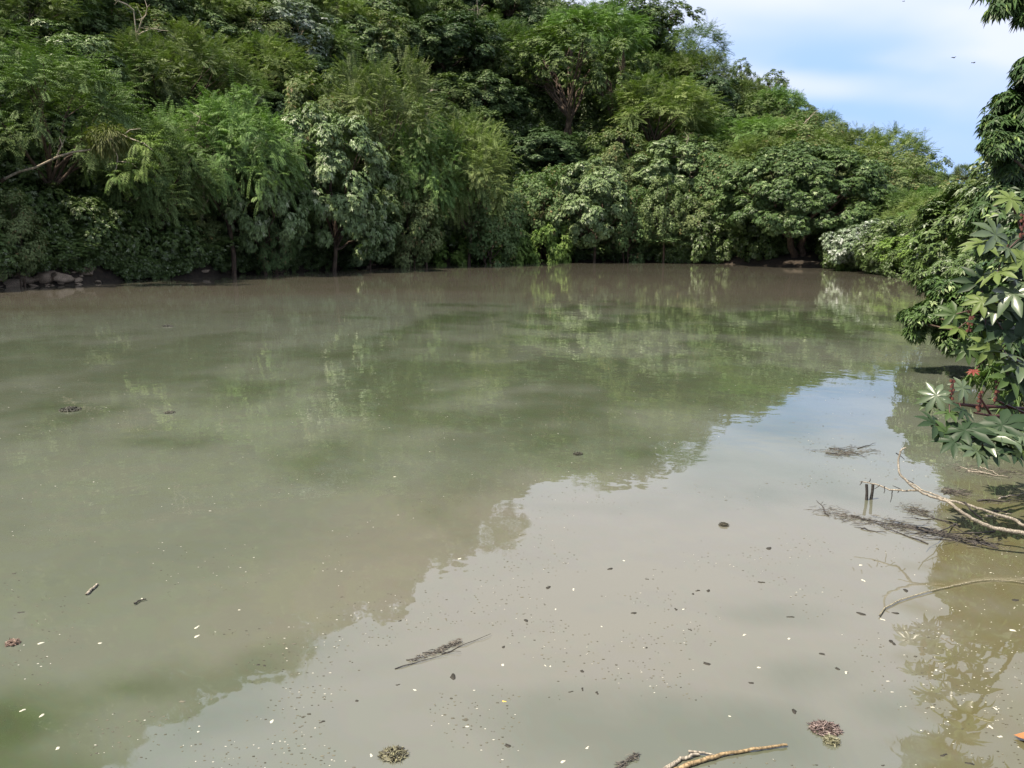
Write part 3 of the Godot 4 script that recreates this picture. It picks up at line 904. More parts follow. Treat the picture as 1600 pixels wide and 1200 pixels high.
# ------------------------------------------------------------------ right bank
func sprawl(called: String, label: String, category: String, base: Vector3, spots: Array, per: int, leaves: int, l: float, w: float, droop: float, ca: Color, cb: Color, cc: Color, mat: Material, stem_r: float) -> void:
	base.y = height(base.x, base.z)
	var o := thing(called, label, category, base)
	var cl := []
	var mid := Vector3.ZERO
	for q in spots: mid += (at_depth(q[0], q[1], q[2]) - base) / spots.size()
	for q in spots:
		var p := at_depth(q[0], q[1], q[2]) - base
		for k in 4:
			var u := rand_dir()
			cl.append([p + u * q[3] * 0.6, (p - mid + u).normalized(), q[3] * rng.randf_range(0.45, 0.75)])
	var s := Shape.new()
	rosette_crown(s, cl, per, leaves, l, w, droop, ca, cb, cc, 0.08)
	part("crown", s.done(), mat, o)
	var t := Shape.new()
	var fork := mid * 0.45 + Vector3(0, 0.1, 0)
	t.tube(bent(Vector3(0, -0.4, 0), fork, 4, stem_r), taper(stem_r, stem_r * 0.7, 4), 8, Color.WHITE)
	for q in spots:
		t.tube(bent(fork, at_depth(q[0], q[1], q[2]) - base, 5, 0.1, 0.0), taper(stem_r * 0.4, stem_r * 0.08, 5), 6, Color.WHITE)
	part("trunk", t.done(), M.bark, o)

func polar(b: float, d: float) -> Vector3:
	return Vector3(sin(deg_to_rad(b)) * d, 0, -cos(deg_to_rad(b)) * d)

func right_bank() -> void:
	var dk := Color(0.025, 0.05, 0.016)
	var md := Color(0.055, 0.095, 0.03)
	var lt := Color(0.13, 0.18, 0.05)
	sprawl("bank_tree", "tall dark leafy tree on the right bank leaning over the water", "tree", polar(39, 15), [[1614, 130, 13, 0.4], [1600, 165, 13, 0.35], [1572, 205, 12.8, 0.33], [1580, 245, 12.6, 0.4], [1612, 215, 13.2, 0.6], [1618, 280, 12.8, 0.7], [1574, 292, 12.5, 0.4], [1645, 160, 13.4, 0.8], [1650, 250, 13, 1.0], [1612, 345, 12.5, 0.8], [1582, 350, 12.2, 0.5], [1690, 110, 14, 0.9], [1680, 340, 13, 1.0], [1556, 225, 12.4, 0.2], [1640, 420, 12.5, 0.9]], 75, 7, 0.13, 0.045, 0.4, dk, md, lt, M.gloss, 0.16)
	# the branch that hangs into the top right corner
	var base := polar(43, 12)
	base.y = height(base.x, base.z)
	var o := thing("corner_tree", "tree out of frame whose dark leafy branch hangs into the top right corner", "tree", base)
	var t := Shape.new()
	var tip := at_depth(1562, 12, 9.5) - base
	var top := Vector3(0.4, 6.6, 0.3)
	t.tube(bent(Vector3(0, -0.4, 0), top, 5, 0.1), taper(0.2, 0.12, 5), 8, Color.WHITE)
	t.tube(bent(top - Vector3(0, 0.5, 0), tip, 6, 0.08, -0.25), taper(0.07, 0.012, 6), 6, Color.WHITE)
	part("trunk", t.done(), M.bark, o)
	var s := Shape.new()
	var cl := []
	for q in [[1560, 14, 9.5, 0.09], [1570, 6, 9.55, 0.12], [1583, -6, 9.6, 0.2], [1600, 2, 9.6, 0.16], [1604, 22, 9.5, 0.08], [1592, -28, 9.7, 0.3], [1625, -20, 9.8, 0.35], [1640, -40, 9.9, 0.5], [1570, -20, 9.8, 0.3], [1680, -60, 10, 0.7]]:
		cl.append([at_depth(q[0], q[1], q[2]) - base, Vector3(-0.3, 0.2, 0.2), q[3]])
	rosette_crown(s, cl, 70, 6, 0.13, 0.042, 0.7, dk, md, lt)
	cl = clumps(Vector3(0.4, 7.2, 0.3), Vector3(2.2, 1.5, 2.2), 30, 0.7, -0.5, 0.3)
	rosette_crown(s, cl, 50, 6, 0.15, 0.05, 0.5, dk, md, lt)
	part("crown", s.done(), M.gloss, o)
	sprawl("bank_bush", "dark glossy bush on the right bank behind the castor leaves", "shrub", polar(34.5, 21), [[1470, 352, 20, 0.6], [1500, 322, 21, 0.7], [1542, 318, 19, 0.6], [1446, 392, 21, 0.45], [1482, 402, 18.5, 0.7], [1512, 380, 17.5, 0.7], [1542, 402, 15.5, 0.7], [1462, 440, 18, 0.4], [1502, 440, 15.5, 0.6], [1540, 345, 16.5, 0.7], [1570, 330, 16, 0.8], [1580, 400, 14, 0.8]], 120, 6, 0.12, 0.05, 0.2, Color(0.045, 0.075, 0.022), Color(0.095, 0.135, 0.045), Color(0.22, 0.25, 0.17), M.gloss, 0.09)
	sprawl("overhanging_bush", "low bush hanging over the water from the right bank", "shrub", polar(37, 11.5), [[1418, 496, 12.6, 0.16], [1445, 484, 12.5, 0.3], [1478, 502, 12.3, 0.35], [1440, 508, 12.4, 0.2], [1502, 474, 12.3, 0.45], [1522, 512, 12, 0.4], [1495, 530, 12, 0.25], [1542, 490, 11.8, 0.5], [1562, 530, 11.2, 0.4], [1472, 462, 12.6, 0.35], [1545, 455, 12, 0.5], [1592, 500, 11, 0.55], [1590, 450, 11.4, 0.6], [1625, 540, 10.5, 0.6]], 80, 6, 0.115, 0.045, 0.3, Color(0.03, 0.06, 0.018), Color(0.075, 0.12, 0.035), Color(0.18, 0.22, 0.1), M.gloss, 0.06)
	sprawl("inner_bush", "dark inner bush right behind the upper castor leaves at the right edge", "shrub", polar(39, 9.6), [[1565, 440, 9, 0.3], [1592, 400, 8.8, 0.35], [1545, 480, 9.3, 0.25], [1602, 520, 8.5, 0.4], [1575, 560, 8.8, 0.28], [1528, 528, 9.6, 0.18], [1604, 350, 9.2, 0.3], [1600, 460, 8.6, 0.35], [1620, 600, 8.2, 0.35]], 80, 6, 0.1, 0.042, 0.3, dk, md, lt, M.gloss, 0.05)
	# narrow-leaved plant under the castor
	base = polar(38.2, 8.9)
	base.y = height(base.x, base.z)
	var g := Shape.new()
	for q in [[1545, 588, 8.3], [1560, 575, 8.2], [1575, 590, 8.1], [1590, 600, 8.0], [1530, 585, 8.4], [1600, 580, 8.1], [1585, 620, 7.9]]:
		var p := at_depth(q[0], q[1], q[2]) - base
		g.tube(bent(Vector3(0, -0.2, 0), p, 4, 0.04), taper(0.015, 0.006, 4), 5, Color(0.06, 0.06, 0.03))
		for k in 60:
			var u := (rand_dir() + Vector3(-0.2, 0.2, 0.2)).normalized()
			g.leaf(p + rand_dir() * 0.08, u, Vector3.UP, rng.randf_range(0.1, 0.22), 0.018, mixc(Color(0.05, 0.09, 0.03), Color(0.12, 0.17, 0.06), rng.randf()), 0.5)
	single("narrow_leaved_plant", g.done(), M.leaf, base, "bushy plant with thin grass-like leaves between the castor leaves and the water", "plant")

func castor_leaf(seed_: int) -> ArrayMesh:
	rng.seed = seed_
	var s := Shape.new()
	var lobes := 8
	var angs := []
	for i in lobes: angs.append(deg_to_rad(lerpf(-152, 152, float(i) / (lobes - 1)) + rng.randf_range(-6, 6)))
	for i in lobes:
		var a: float = angs[i]
		var ln := (0.62 + 0.4 * cos(a * 0.5)) * rng.randf_range(0.92, 1.08)
		var d := Vector3(sin(a), 0, cos(a))
		var side := Vector3(d.z, 0, -d.x)
		var droop := rng.randf_range(0.12, 0.34)
		var at := s.v.size()
		# midrib points, with the blade rising to both sides of it
		var ts := [0.0, 0.22, 0.4, 0.58, 0.74, 0.88, 1.0]
		var ws := [0.0, 0.095, 0.125, 0.15, 0.115, 0.06, 0.0]
		for k in ts.size():
			var t: float = ts[k]
			var w: float = ws[k] * (1.0 if k % 2 == 0 else 1.1)
			var p := d * ln * t - Vector3(0, droop * t * t - 0.06 * t, 0)
			var nn := (Vector3.UP + d * droop * t * 2.0).normalized()
			for e in [-1.0, 0.0, 1.0]:
				s.v.append(p + side * w * e + Vector3(0, absf(e) * w * 0.35, 0))
				s.n.append((nn - side * e * 0.45).normalized() if e != 0.0 else nn)
				s.c.append(Color(1.7, 1.65, 1.35) if e == 0.0 else Color.WHITE)
		for k in ts.size() - 1:
			var q := at + k * 3
			for e in 2: s.ix.append_array(PackedInt32Array([q + e, q + e + 3, q + e + 1, q + e + 1, q + e + 3, q + e + 4]))
		# the web joining this lobe to the next
		if i < lobes - 1:
			var b: float = angs[i + 1]
			var m := Vector3(sin((a + b) / 2), 0, cos((a + b) / 2)) * 0.36 - Vector3(0, 0.01, 0)
			var c0 := s.v.size()
			for p in [Vector3.ZERO, d * 0.5 * ln - Vector3(0, droop * 0.25 - 0.032, 0), m, Vector3(sin(b), 0, cos(b)) * 0.45 - Vector3(0, 0.03, 0)]:
				s.v.append(p); s.n.append(Vector3.UP); s.c.append(Color.WHITE)
			s.ix.append_array(PackedInt32Array([c0, c0 + 1, c0 + 2, c0, c0 + 2, c0 + 3]))
	return s.done()

func castor_plants() -> void:
	var ms := []
	for k in 4: ms.append(castor_leaf(300 + k))
	rng.seed = 501
	var mats := {}
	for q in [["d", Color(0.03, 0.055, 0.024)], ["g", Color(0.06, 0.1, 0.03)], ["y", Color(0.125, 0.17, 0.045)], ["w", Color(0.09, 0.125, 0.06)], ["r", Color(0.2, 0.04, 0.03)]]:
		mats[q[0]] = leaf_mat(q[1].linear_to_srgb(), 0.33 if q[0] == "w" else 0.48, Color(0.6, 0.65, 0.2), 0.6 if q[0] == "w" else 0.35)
	var stem_m := StandardMaterial3D.new()
	stem_m.albedo_color = Color(0.25, 0.13, 0.11)
	stem_m.roughness = 0.5
	var build := func(label: String, base: Vector3, stems: Array, leaves: Array, seeds: Array):
		base.y = height(base.x, base.z)
		var o := thing("castor_plant", label, "plant", base)
		var joints := []
		for st in stems:
			var pts := [Vector3(0, -0.2, 0)]
			for q in st: pts.append(at_depth(q[0], q[1], q[2]) - base)
			var sh := Shape.new()
			sh.tube(pts, taper(0.022, 0.007, pts.size() - 1), 7, Color.WHITE)
			part("stem", sh.done(), stem_m, o)
			for k in range(1, pts.size()):
				joints.append(pts[k])
				joints.append((pts[k] + pts[k - 1]) / 2)
		for q in leaves:
			var p: Vector3 = at_depth(q[0], q[1], q[3]) - base
			var size: float = q[2] / FOCAL * q[3] * 1.15
			var near: Vector3 = joints[0]
			for j in joints:
				if j.distance_to(p) < near.distance_to(p): near = j
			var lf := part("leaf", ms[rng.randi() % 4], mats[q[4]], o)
			var nn := (Vector3(-0.15, 0.9, 0.55) + rand_dir() * 0.6).normalized()
			var out := p - near
			out.y = minf(out.y, 0.0)
			if out.length() < 0.02: out = Vector3(-1, 0, 0)
			out = (out.normalized() * 0.7 + Vector3(-0.3, -0.1, 0.5) + rand_dir() * 0.35)
			var zz := (out - nn * out.dot(nn)).normalized()
			lf.transform = Transform3D(Basis(nn.cross(zz), nn, zz).scaled(Vector3.ONE * size * rng.randf_range(0.85, 1.12)), p)
			var sh := Shape.new()
			sh.tube([near, near.lerp(p, 0.5) + Vector3(0, 0.03, 0), p - nn * 0.005], [0.006, 0.005, 0.004], 5, Color.WHITE)
			part("leaf_stalk", sh.done(), stem_m, o)
		for q in seeds:
			var p: Vector3 = at_depth(q[0], q[1], q[2]) - base
			var sh := Shape.new()
			sh.tube([p + Vector3(0, 0.08, 0), p + Vector3(0.005, 0, 0), p - Vector3(0.01, 0.1, 0)], [0.003, 0.005, 0.004], 5, Color(0.1, 0.03, 0.03))
			for k in 16:
				var c := p + Vector3(rng.randf_range(-0.016, 0.016), rng.randf_range(-0.09, 0.08), rng.randf_range(-0.016, 0.016))
				sh.tube([c + Vector3(0, 0.012, 0), c + Vector3(0, 0.006, 0), c - Vector3(0, 0.006, 0), c - Vector3(0, 0.012, 0)], [0.003, 0.011, 0.011, 0.003], 6, mixc(Color(0.08, 0.03, 0.025), Color(0.16, 0.06, 0.04), rng.randf()))
			part("seed_cluster", sh.done(), M.plain, o)
	build.call("lower castor plant with big dark and glossy star leaves just above the water", polar(40, 6.9), [[[1650, 640, 6.2], [1595, 650, 5.9], [1550, 650, 5.8], [1522, 645, 5.7]], [[1640, 655, 6.2], [1550, 652, 5.8], [1532, 622, 5.8]], [[1660, 650, 6.3], [1600, 645, 6.0], [1556, 625, 5.9]], [[1650, 665, 6.2], [1552, 652, 5.8], [1500, 690, 5.5]], [[1640, 640, 6.2], [1520, 634, 5.8], [1492, 631, 5.7], [1470, 621, 5.7]]],
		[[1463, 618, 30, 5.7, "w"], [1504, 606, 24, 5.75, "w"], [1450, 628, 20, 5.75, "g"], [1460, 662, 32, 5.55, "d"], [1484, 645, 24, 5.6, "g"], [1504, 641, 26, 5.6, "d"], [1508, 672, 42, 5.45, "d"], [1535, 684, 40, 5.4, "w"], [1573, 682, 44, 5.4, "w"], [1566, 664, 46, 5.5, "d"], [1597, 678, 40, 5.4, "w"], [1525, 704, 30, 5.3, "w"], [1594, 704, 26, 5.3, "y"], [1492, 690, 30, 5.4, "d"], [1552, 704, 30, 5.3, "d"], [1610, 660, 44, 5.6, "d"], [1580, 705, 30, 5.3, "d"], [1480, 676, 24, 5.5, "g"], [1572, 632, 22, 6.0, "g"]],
		[[1488, 608, 5.7], [1531, 628, 5.75], [1558, 612, 5.9]])
	build.call("upper castor plant with yellow-green and silvery star leaves at the right edge", polar(41, 7.6), [[[1680, 560, 6.6], [1640, 460, 6.4], [1600, 370, 6.3], [1582, 322, 6.2]], [[1690, 560, 6.6], [1620, 440, 6.2], [1575, 390, 6.1]], [[1680, 570, 6.5], [1600, 500, 6.2], [1540, 490, 6.1]], [[1690, 600, 6.5], [1620, 570, 6.2], [1560, 550, 6.1]]],
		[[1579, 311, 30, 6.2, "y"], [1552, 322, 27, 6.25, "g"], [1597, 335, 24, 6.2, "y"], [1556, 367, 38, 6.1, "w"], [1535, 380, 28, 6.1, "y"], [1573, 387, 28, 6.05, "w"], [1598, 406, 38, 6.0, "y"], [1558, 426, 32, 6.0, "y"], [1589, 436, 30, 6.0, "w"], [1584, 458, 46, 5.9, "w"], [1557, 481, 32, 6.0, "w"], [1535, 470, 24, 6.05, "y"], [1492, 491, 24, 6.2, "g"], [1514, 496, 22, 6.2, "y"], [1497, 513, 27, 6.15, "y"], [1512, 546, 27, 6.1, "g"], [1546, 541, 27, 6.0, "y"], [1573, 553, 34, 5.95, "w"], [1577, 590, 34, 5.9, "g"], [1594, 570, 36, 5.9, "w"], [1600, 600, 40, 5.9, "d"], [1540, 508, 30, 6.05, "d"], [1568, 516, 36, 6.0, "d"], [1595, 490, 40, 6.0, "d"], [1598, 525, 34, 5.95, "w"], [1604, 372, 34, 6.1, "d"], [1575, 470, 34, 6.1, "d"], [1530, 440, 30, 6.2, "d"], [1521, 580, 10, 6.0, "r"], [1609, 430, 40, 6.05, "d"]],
		[[1598, 352, 6.1], [1516, 500, 6.1]])

# ------------------------------------------------------------------ driftwood and floating things
func wood_mat(c: Color) -> StandardMaterial3D:
	var m := StandardMaterial3D.new()
	m.albedo_texture = noise_tex(61, 0.03, c.darkened(0.45), c.lightened(0.12), 256)
	m.uv1_triplanar = true
	m.uv1_scale = Vector3(9, 9, 9)
	m.roughness = 0.8
	return m

func driftwood() -> void:
	var pale := wood_mat(Color(0.64, 0.6, 0.53))
	var dark := wood_mat(Color(0.2, 0.18, 0.165))
	var tan := wood_mat(Color(0.62, 0.52, 0.36))
	var base := on_water(1640, 838)
	var o := thing("dead_branch", "pale dead branch arching from the right edge over the water", "branch", base)
	var L := func(called: String, pts: Array, r0: float, r1: float, m: Material, par: Node3D, org: Vector3, sides := 7):
		var c := Curve3D.new()
		for i in pts.size():
			var p: Vector3 = at_depth(pts[i][0], pts[i][1], pts[i][2]) - org
			var a: Vector3 = at_depth(pts[maxi(i - 1, 0)][0], pts[maxi(i - 1, 0)][1], pts[maxi(i - 1, 0)][2]) - org
			var b: Vector3 = at_depth(pts[mini(i + 1, pts.size() - 1)][0], pts[mini(i + 1, pts.size() - 1)][1], pts[mini(i + 1, pts.size() - 1)][2]) - org
			c.add_point(p, (a - b) * 0.17, (b - a) * 0.17)
		var q := []
		var rr := []
		var n := pts.size() * 4
		for i in n + 1:
			var t := float(i) / n
			q.append(c.sample_baked(c.get_baked_length() * t) + rand_dir() * r1 * 0.6)
			rr.append(lerpf(r0, r1, t) * rng.randf_range(0.93, 1.08))
		var s := Shape.new()
		s.tube(q, rr, sides, Color.WHITE)
		return part(called, s.done(), m, par)
	L.call("limb", [[1650, 840, 5.0], [1600, 833, 5.05], [1555, 826, 5.1], [1520, 812, 5.15], [1493, 793, 5.2], [1482, 783, 5.25], [1466, 779, 5.3], [1440, 770, 5.35], [1420, 755, 5.4], [1404, 738, 5.45], [1403, 722, 5.5], [1406, 705, 5.5], [1415, 699, 5.5]], 0.017, 0.006, pale, o, base)
	L.call("limb", [[1650, 832, 5.1], [1600, 822, 5.1], [1585, 812, 5.15], [1545, 800, 5.2], [1510, 788, 5.25], [1480, 781, 5.3], [1440, 765, 5.4], [1432, 758, 5.45], [1418, 754, 5.5]], 0.014, 0.005, pale, o, base)
	L.call("limb", [[1440, 766, 5.4], [1415, 767, 5.55], [1390, 765, 5.6], [1370, 757, 5.7], [1345, 752, 5.75]], 0.009, 0.004, pale, o, base)
	L.call("limb", [[1535, 812, 5.2], [1515, 795, 5.2], [1508, 785, 5.25], [1495, 783, 5.3]], 0.008, 0.005, dark, o, base)
	for q in [[1347, 752, 1343, 758], [1382, 760, 1381, 771], [1394, 766, 1391, 785], [1404, 767, 1402, 770], [1358, 753, 1360, 748], [1400, 708, 1413, 718], [1410, 766, 1395, 759], [1428, 756, 1418, 750], [1374, 758, 1366, 764]]:
		L.call("twig", [[q[0], q[1], 5.6], [(q[0] + q[2]) / 2.0 + 1.0, (q[1] + q[3]) / 2.0, 5.6], [q[2], q[3], 5.6]], 0.004, 0.002, dark, o, base, 5)
	# two stakes
	for q in [[1354, 757, 1354, 781, "shorter left one of two dark stakes standing in the water under the dead branch tip"], [1364, 757, 1361, 780, "right one of two dark stakes standing in the water under the dead branch tip"]]:
		var p := on_water(q[2], q[3])
		var s := Shape.new()
		var topp := at_depth(q[0], q[1], -p.z) - p
		s.tube([Vector3(-0.01, -0.3, 0), Vector3(0, 0, 0), topp * 0.5 + Vector3(0.003, 0, 0), topp], [0.014, 0.013, 0.011, 0.012], 8, Color.WHITE)
		single("stake", s.done(), dark, p, q[4], "stake")
	# rafts of sticks: each line is start and end on the water
	var raft := func(label: String, lines: Array, around: Array, litter: int, spread: float, r: float, m: Material):
		var org := on_water(around[0][0], around[0][1])
		var t := thing("stick_raft", label, "floating debris", org)
		for q in lines:
			var a := on_water(q[0], q[1], 0.002) - org
			var b := on_water(q[2], q[3], 0.012 if q.size() < 5 else q[4]) - org
			var s := Shape.new()
			s.tube(bent(a, b, 6, r * 1.8), taper(r * 0.9, r * 0.3, 6), 6, Color.WHITE)
			part("stick", s.done(), [m, m, dark][rng.randi() % 3], t)
		var s := Shape.new()
		for k in litter:
			var e := rng.randf() * (around.size() - 1)
			var i := int(e)
			var p: Vector3 = (on_water(around[i][0], around[i][1]) - org).lerp(on_water(around[i + 1][0], around[i + 1][1]) - org, e - i)
			p += Vector3(rng.randfn(), 0, rng.randfn()) * spread
			p.y = rng.randf_range(-0.001, 0.01)
			var a := rng.randf() * TAU if rng.randf() < 0.4 else -0.15 + rng.randfn() * 0.35
			var ln := rng.randf_range(0.008, 0.05) * (0.45 if spread < 0.02 else 1.0)
			var d := Vector3(cos(a), rng.randf_range(-0.08, 0.1), sin(a)) * ln
			s.tube([p - d, p + d * 0.1 + rand_dir() * d.length() * 0.25, p + d], [0.0006, rng.randf_range(0.001, 0.0024), 0.0008], 4, mixc(Color(0.03, 0.027, 0.024), Color(0.2, 0.18, 0.15), pow(rng.randf(), 1.8)))
		var l := part("litter", s.done(), M.plain, t)
		l.set_meta("kind", "stuff")
	raft.call("long raft of dark sticks and litter under the dead branch on the right", [[1560, 857, 1390, 815], [1550, 852, 1300, 800], [1450, 850, 1370, 818], [1500, 838, 1390, 812], [1555, 830, 1445, 838, 0.1], [1495, 818, 1440, 840, 0.12], [1545, 850, 1430, 838], [1295, 806, 1276, 782, 0.06], [1555, 855, 1470, 812, 0.05], [1480, 830, 1410, 835], [1500, 822, 1410, 795], [1330, 805, 1390, 822], [1345, 826, 1385, 832], [1520, 845, 1540, 836, 0.06], [1560, 852, 1500, 838]], [[1282, 797], [1340, 812], [1400, 822], [1450, 830], [1500, 842], [1550, 853]], 620, 0.07, 0.007, dark)
	raft.call("small tangle of twigs between the dead branch and the long raft", [[1450, 800, 1415, 790], [1445, 806, 1420, 786], [1455, 812, 1410, 808]], [[1425, 792], [1445, 806]], 130, 0.06, 0.004, dark)
	raft.call("small floating mat of twigs with one thicker stick out on the water", [[1340, 701, 1368, 692], [1330, 706, 1355, 714], [1295, 700, 1330, 704], [1290, 708, 1340, 712]], [[1290, 706], [1325, 708], [1345, 703]], 260, 0.09, 0.006, dark)
	raft.call("bundle of sticks floating below the castor leaves at the right edge", [[1476, 762, 1512, 775], [1470, 768, 1510, 778], [1480, 770, 1520, 766], [1475, 772, 1505, 764]], [[1478, 766], [1510, 772]], 170, 0.05, 0.007, pale)
	raft.call("pale stick with a few twigs lying on the water at the right edge", [[1527, 783, 1592, 782], [1545, 800, 1585, 797], [1540, 806, 1580, 803], [1560, 780, 1600, 770]], [[1530, 784], [1590, 782]], 50, 0.05, 0.01, pale)
	raft.call("drift of pale and dark litter in the shade below the lower castor plant", [[1512, 736, 1575, 745], [1530, 728, 1560, 742], [1500, 730, 1540, 737]], [[1500, 732], [1545, 738], [1598, 742]], 260, 0.1, 0.009, pale)
	raft.call("floating twig wrapped in dark litter alone in the foreground", [[617, 1045, 700, 1020], [690, 1022, 767, 990], [660, 1020, 720, 1018], [635, 1031, 668, 1027]], [[640, 1034], [685, 1018], [705, 1008], [720, 1002]], 230, 0.011, 0.0035, dark)
	raft.call("dark litter covered twig at the bottom edge left of the tan stick", [[962, 1202, 998, 1178]], [[966, 1200], [996, 1180]], 90, 0.008, 0.005, dark)
	# tan stick at the bottom edge
	base = on_water(1130, 1180)
	o = thing("tan_stick", "tan forked stick floating at the bottom edge of the picture", "stick", base)
	var dep := func(px, py): return -on_water(px, py, 0.01).z
	var line := func(a: Array): return a.map(func(q): return [q[0], q[1], dep.call(q[0], q[1])])
	L.call("limb", line.call([[1050, 1206], [1085, 1192], [1125, 1180], [1165, 1172], [1200, 1167], [1230, 1163]]), 0.011, 0.005, tan, o, base)
	L.call("limb", line.call([[1036, 1206], [1062, 1186], [1092, 1178]]), 0.011, 0.006, pale, o, base)
	L.call("twig", line.call([[1075, 1174], [1100, 1176], [1124, 1181]]), 0.006, 0.003, pale, o, base)
	base = on_water(1480, 915)
	o = thing("sunken_stem", "long thin pale stem curving just at the surface on the right", "stem", base)
	L.call("limb", line.call([[1374, 962], [1382, 950], [1405, 938], [1440, 927], [1490, 915], [1540, 906], [1580, 907], [1610, 912]]), 0.004, 0.0025, wood_mat(Color(0.62, 0.59, 0.48)), o, base)
	base = on_water(145, 918)
	o = thing("floating_stick", "short white stick floating alone at left", "stick", base)
	L.call("limb", line.call([[135, 928], [145, 919], [153, 912]]), 0.009, 0.007, pale, o, base)
	base = on_water(218, 940)
	o = thing("floating_stick", "tiny dark stick with a white fleck right of the white stick", "stick", base)
	L.call("limb", line.call([[210, 943], [218, 938], [228, 936]]), 0.006, 0.004, dark, o, base)

func fleck(seed_: int, thick: float) -> ArrayMesh:
	rng.seed = seed_
	var s := Shape.new()
	var n := 9
	var rs := []
	for i in n: rs.append(pow(rng.randf(), 0.7) * 0.8 + 0.2)
	for lay in 3:
		for i in n:
			var a := TAU * i / n
			var r: float = rs[i] * [1.0, 0.92, 0.45][lay]
			s.v.append(Vector3(cos(a) * r, [-0.3, 0.45, 1.0][lay] * thick * (1.0 if lay < 2 else rng.randf_range(0.6, 1.2)), sin(a) * r * 0.75))
			s.n.append(Vector3(cos(a), [0.2, 1.2, 3.0][lay], sin(a)).normalized()); s.c.append(Color.WHITE)
	s.v.append(Vector3(0, thick, 0)); s.n.append(Vector3.UP); s.c.append(Color.WHITE)
	for lay in 2:
		for i in n:
			var a := lay * n + i
			var b := lay * n + (i + 1) % n
			s.ix.append_array(PackedInt32Array([a, a + n, b, b, a + n, b + n]))
	for i in n: s.ix.append_array(PackedInt32Array([2 * n + i, 3 * n, 2 * n + (i + 1) % n]))
	return s.done()

func clump_mesh(seed_: int, rx: float, rz: float, bits: int, ca: Color, cb: Color) -> ArrayMesh:
	rng.seed = seed_
	var s := Shape.new()
	for k in bits:
		var a := rng.randf() * TAU
		var r := sqrt(rng.randf())
		var p := Vector3(cos(a) * rx * r, 0.004 + 0.022 * (1.0 - r * r) * rng.randf(), sin(a) * rz * r)
		var d := (rand_dir() * Vector3(1, 0.35, 1)).normalized() * rng.randf_range(0.006, 0.02)
		s.tube([p - d, p, p + d], [0.001, rng.randf_range(0.002, 0.0045), 0.001], 5, mixc(ca, cb, pow(rng.randf(), 2.0)))
	return s.done()

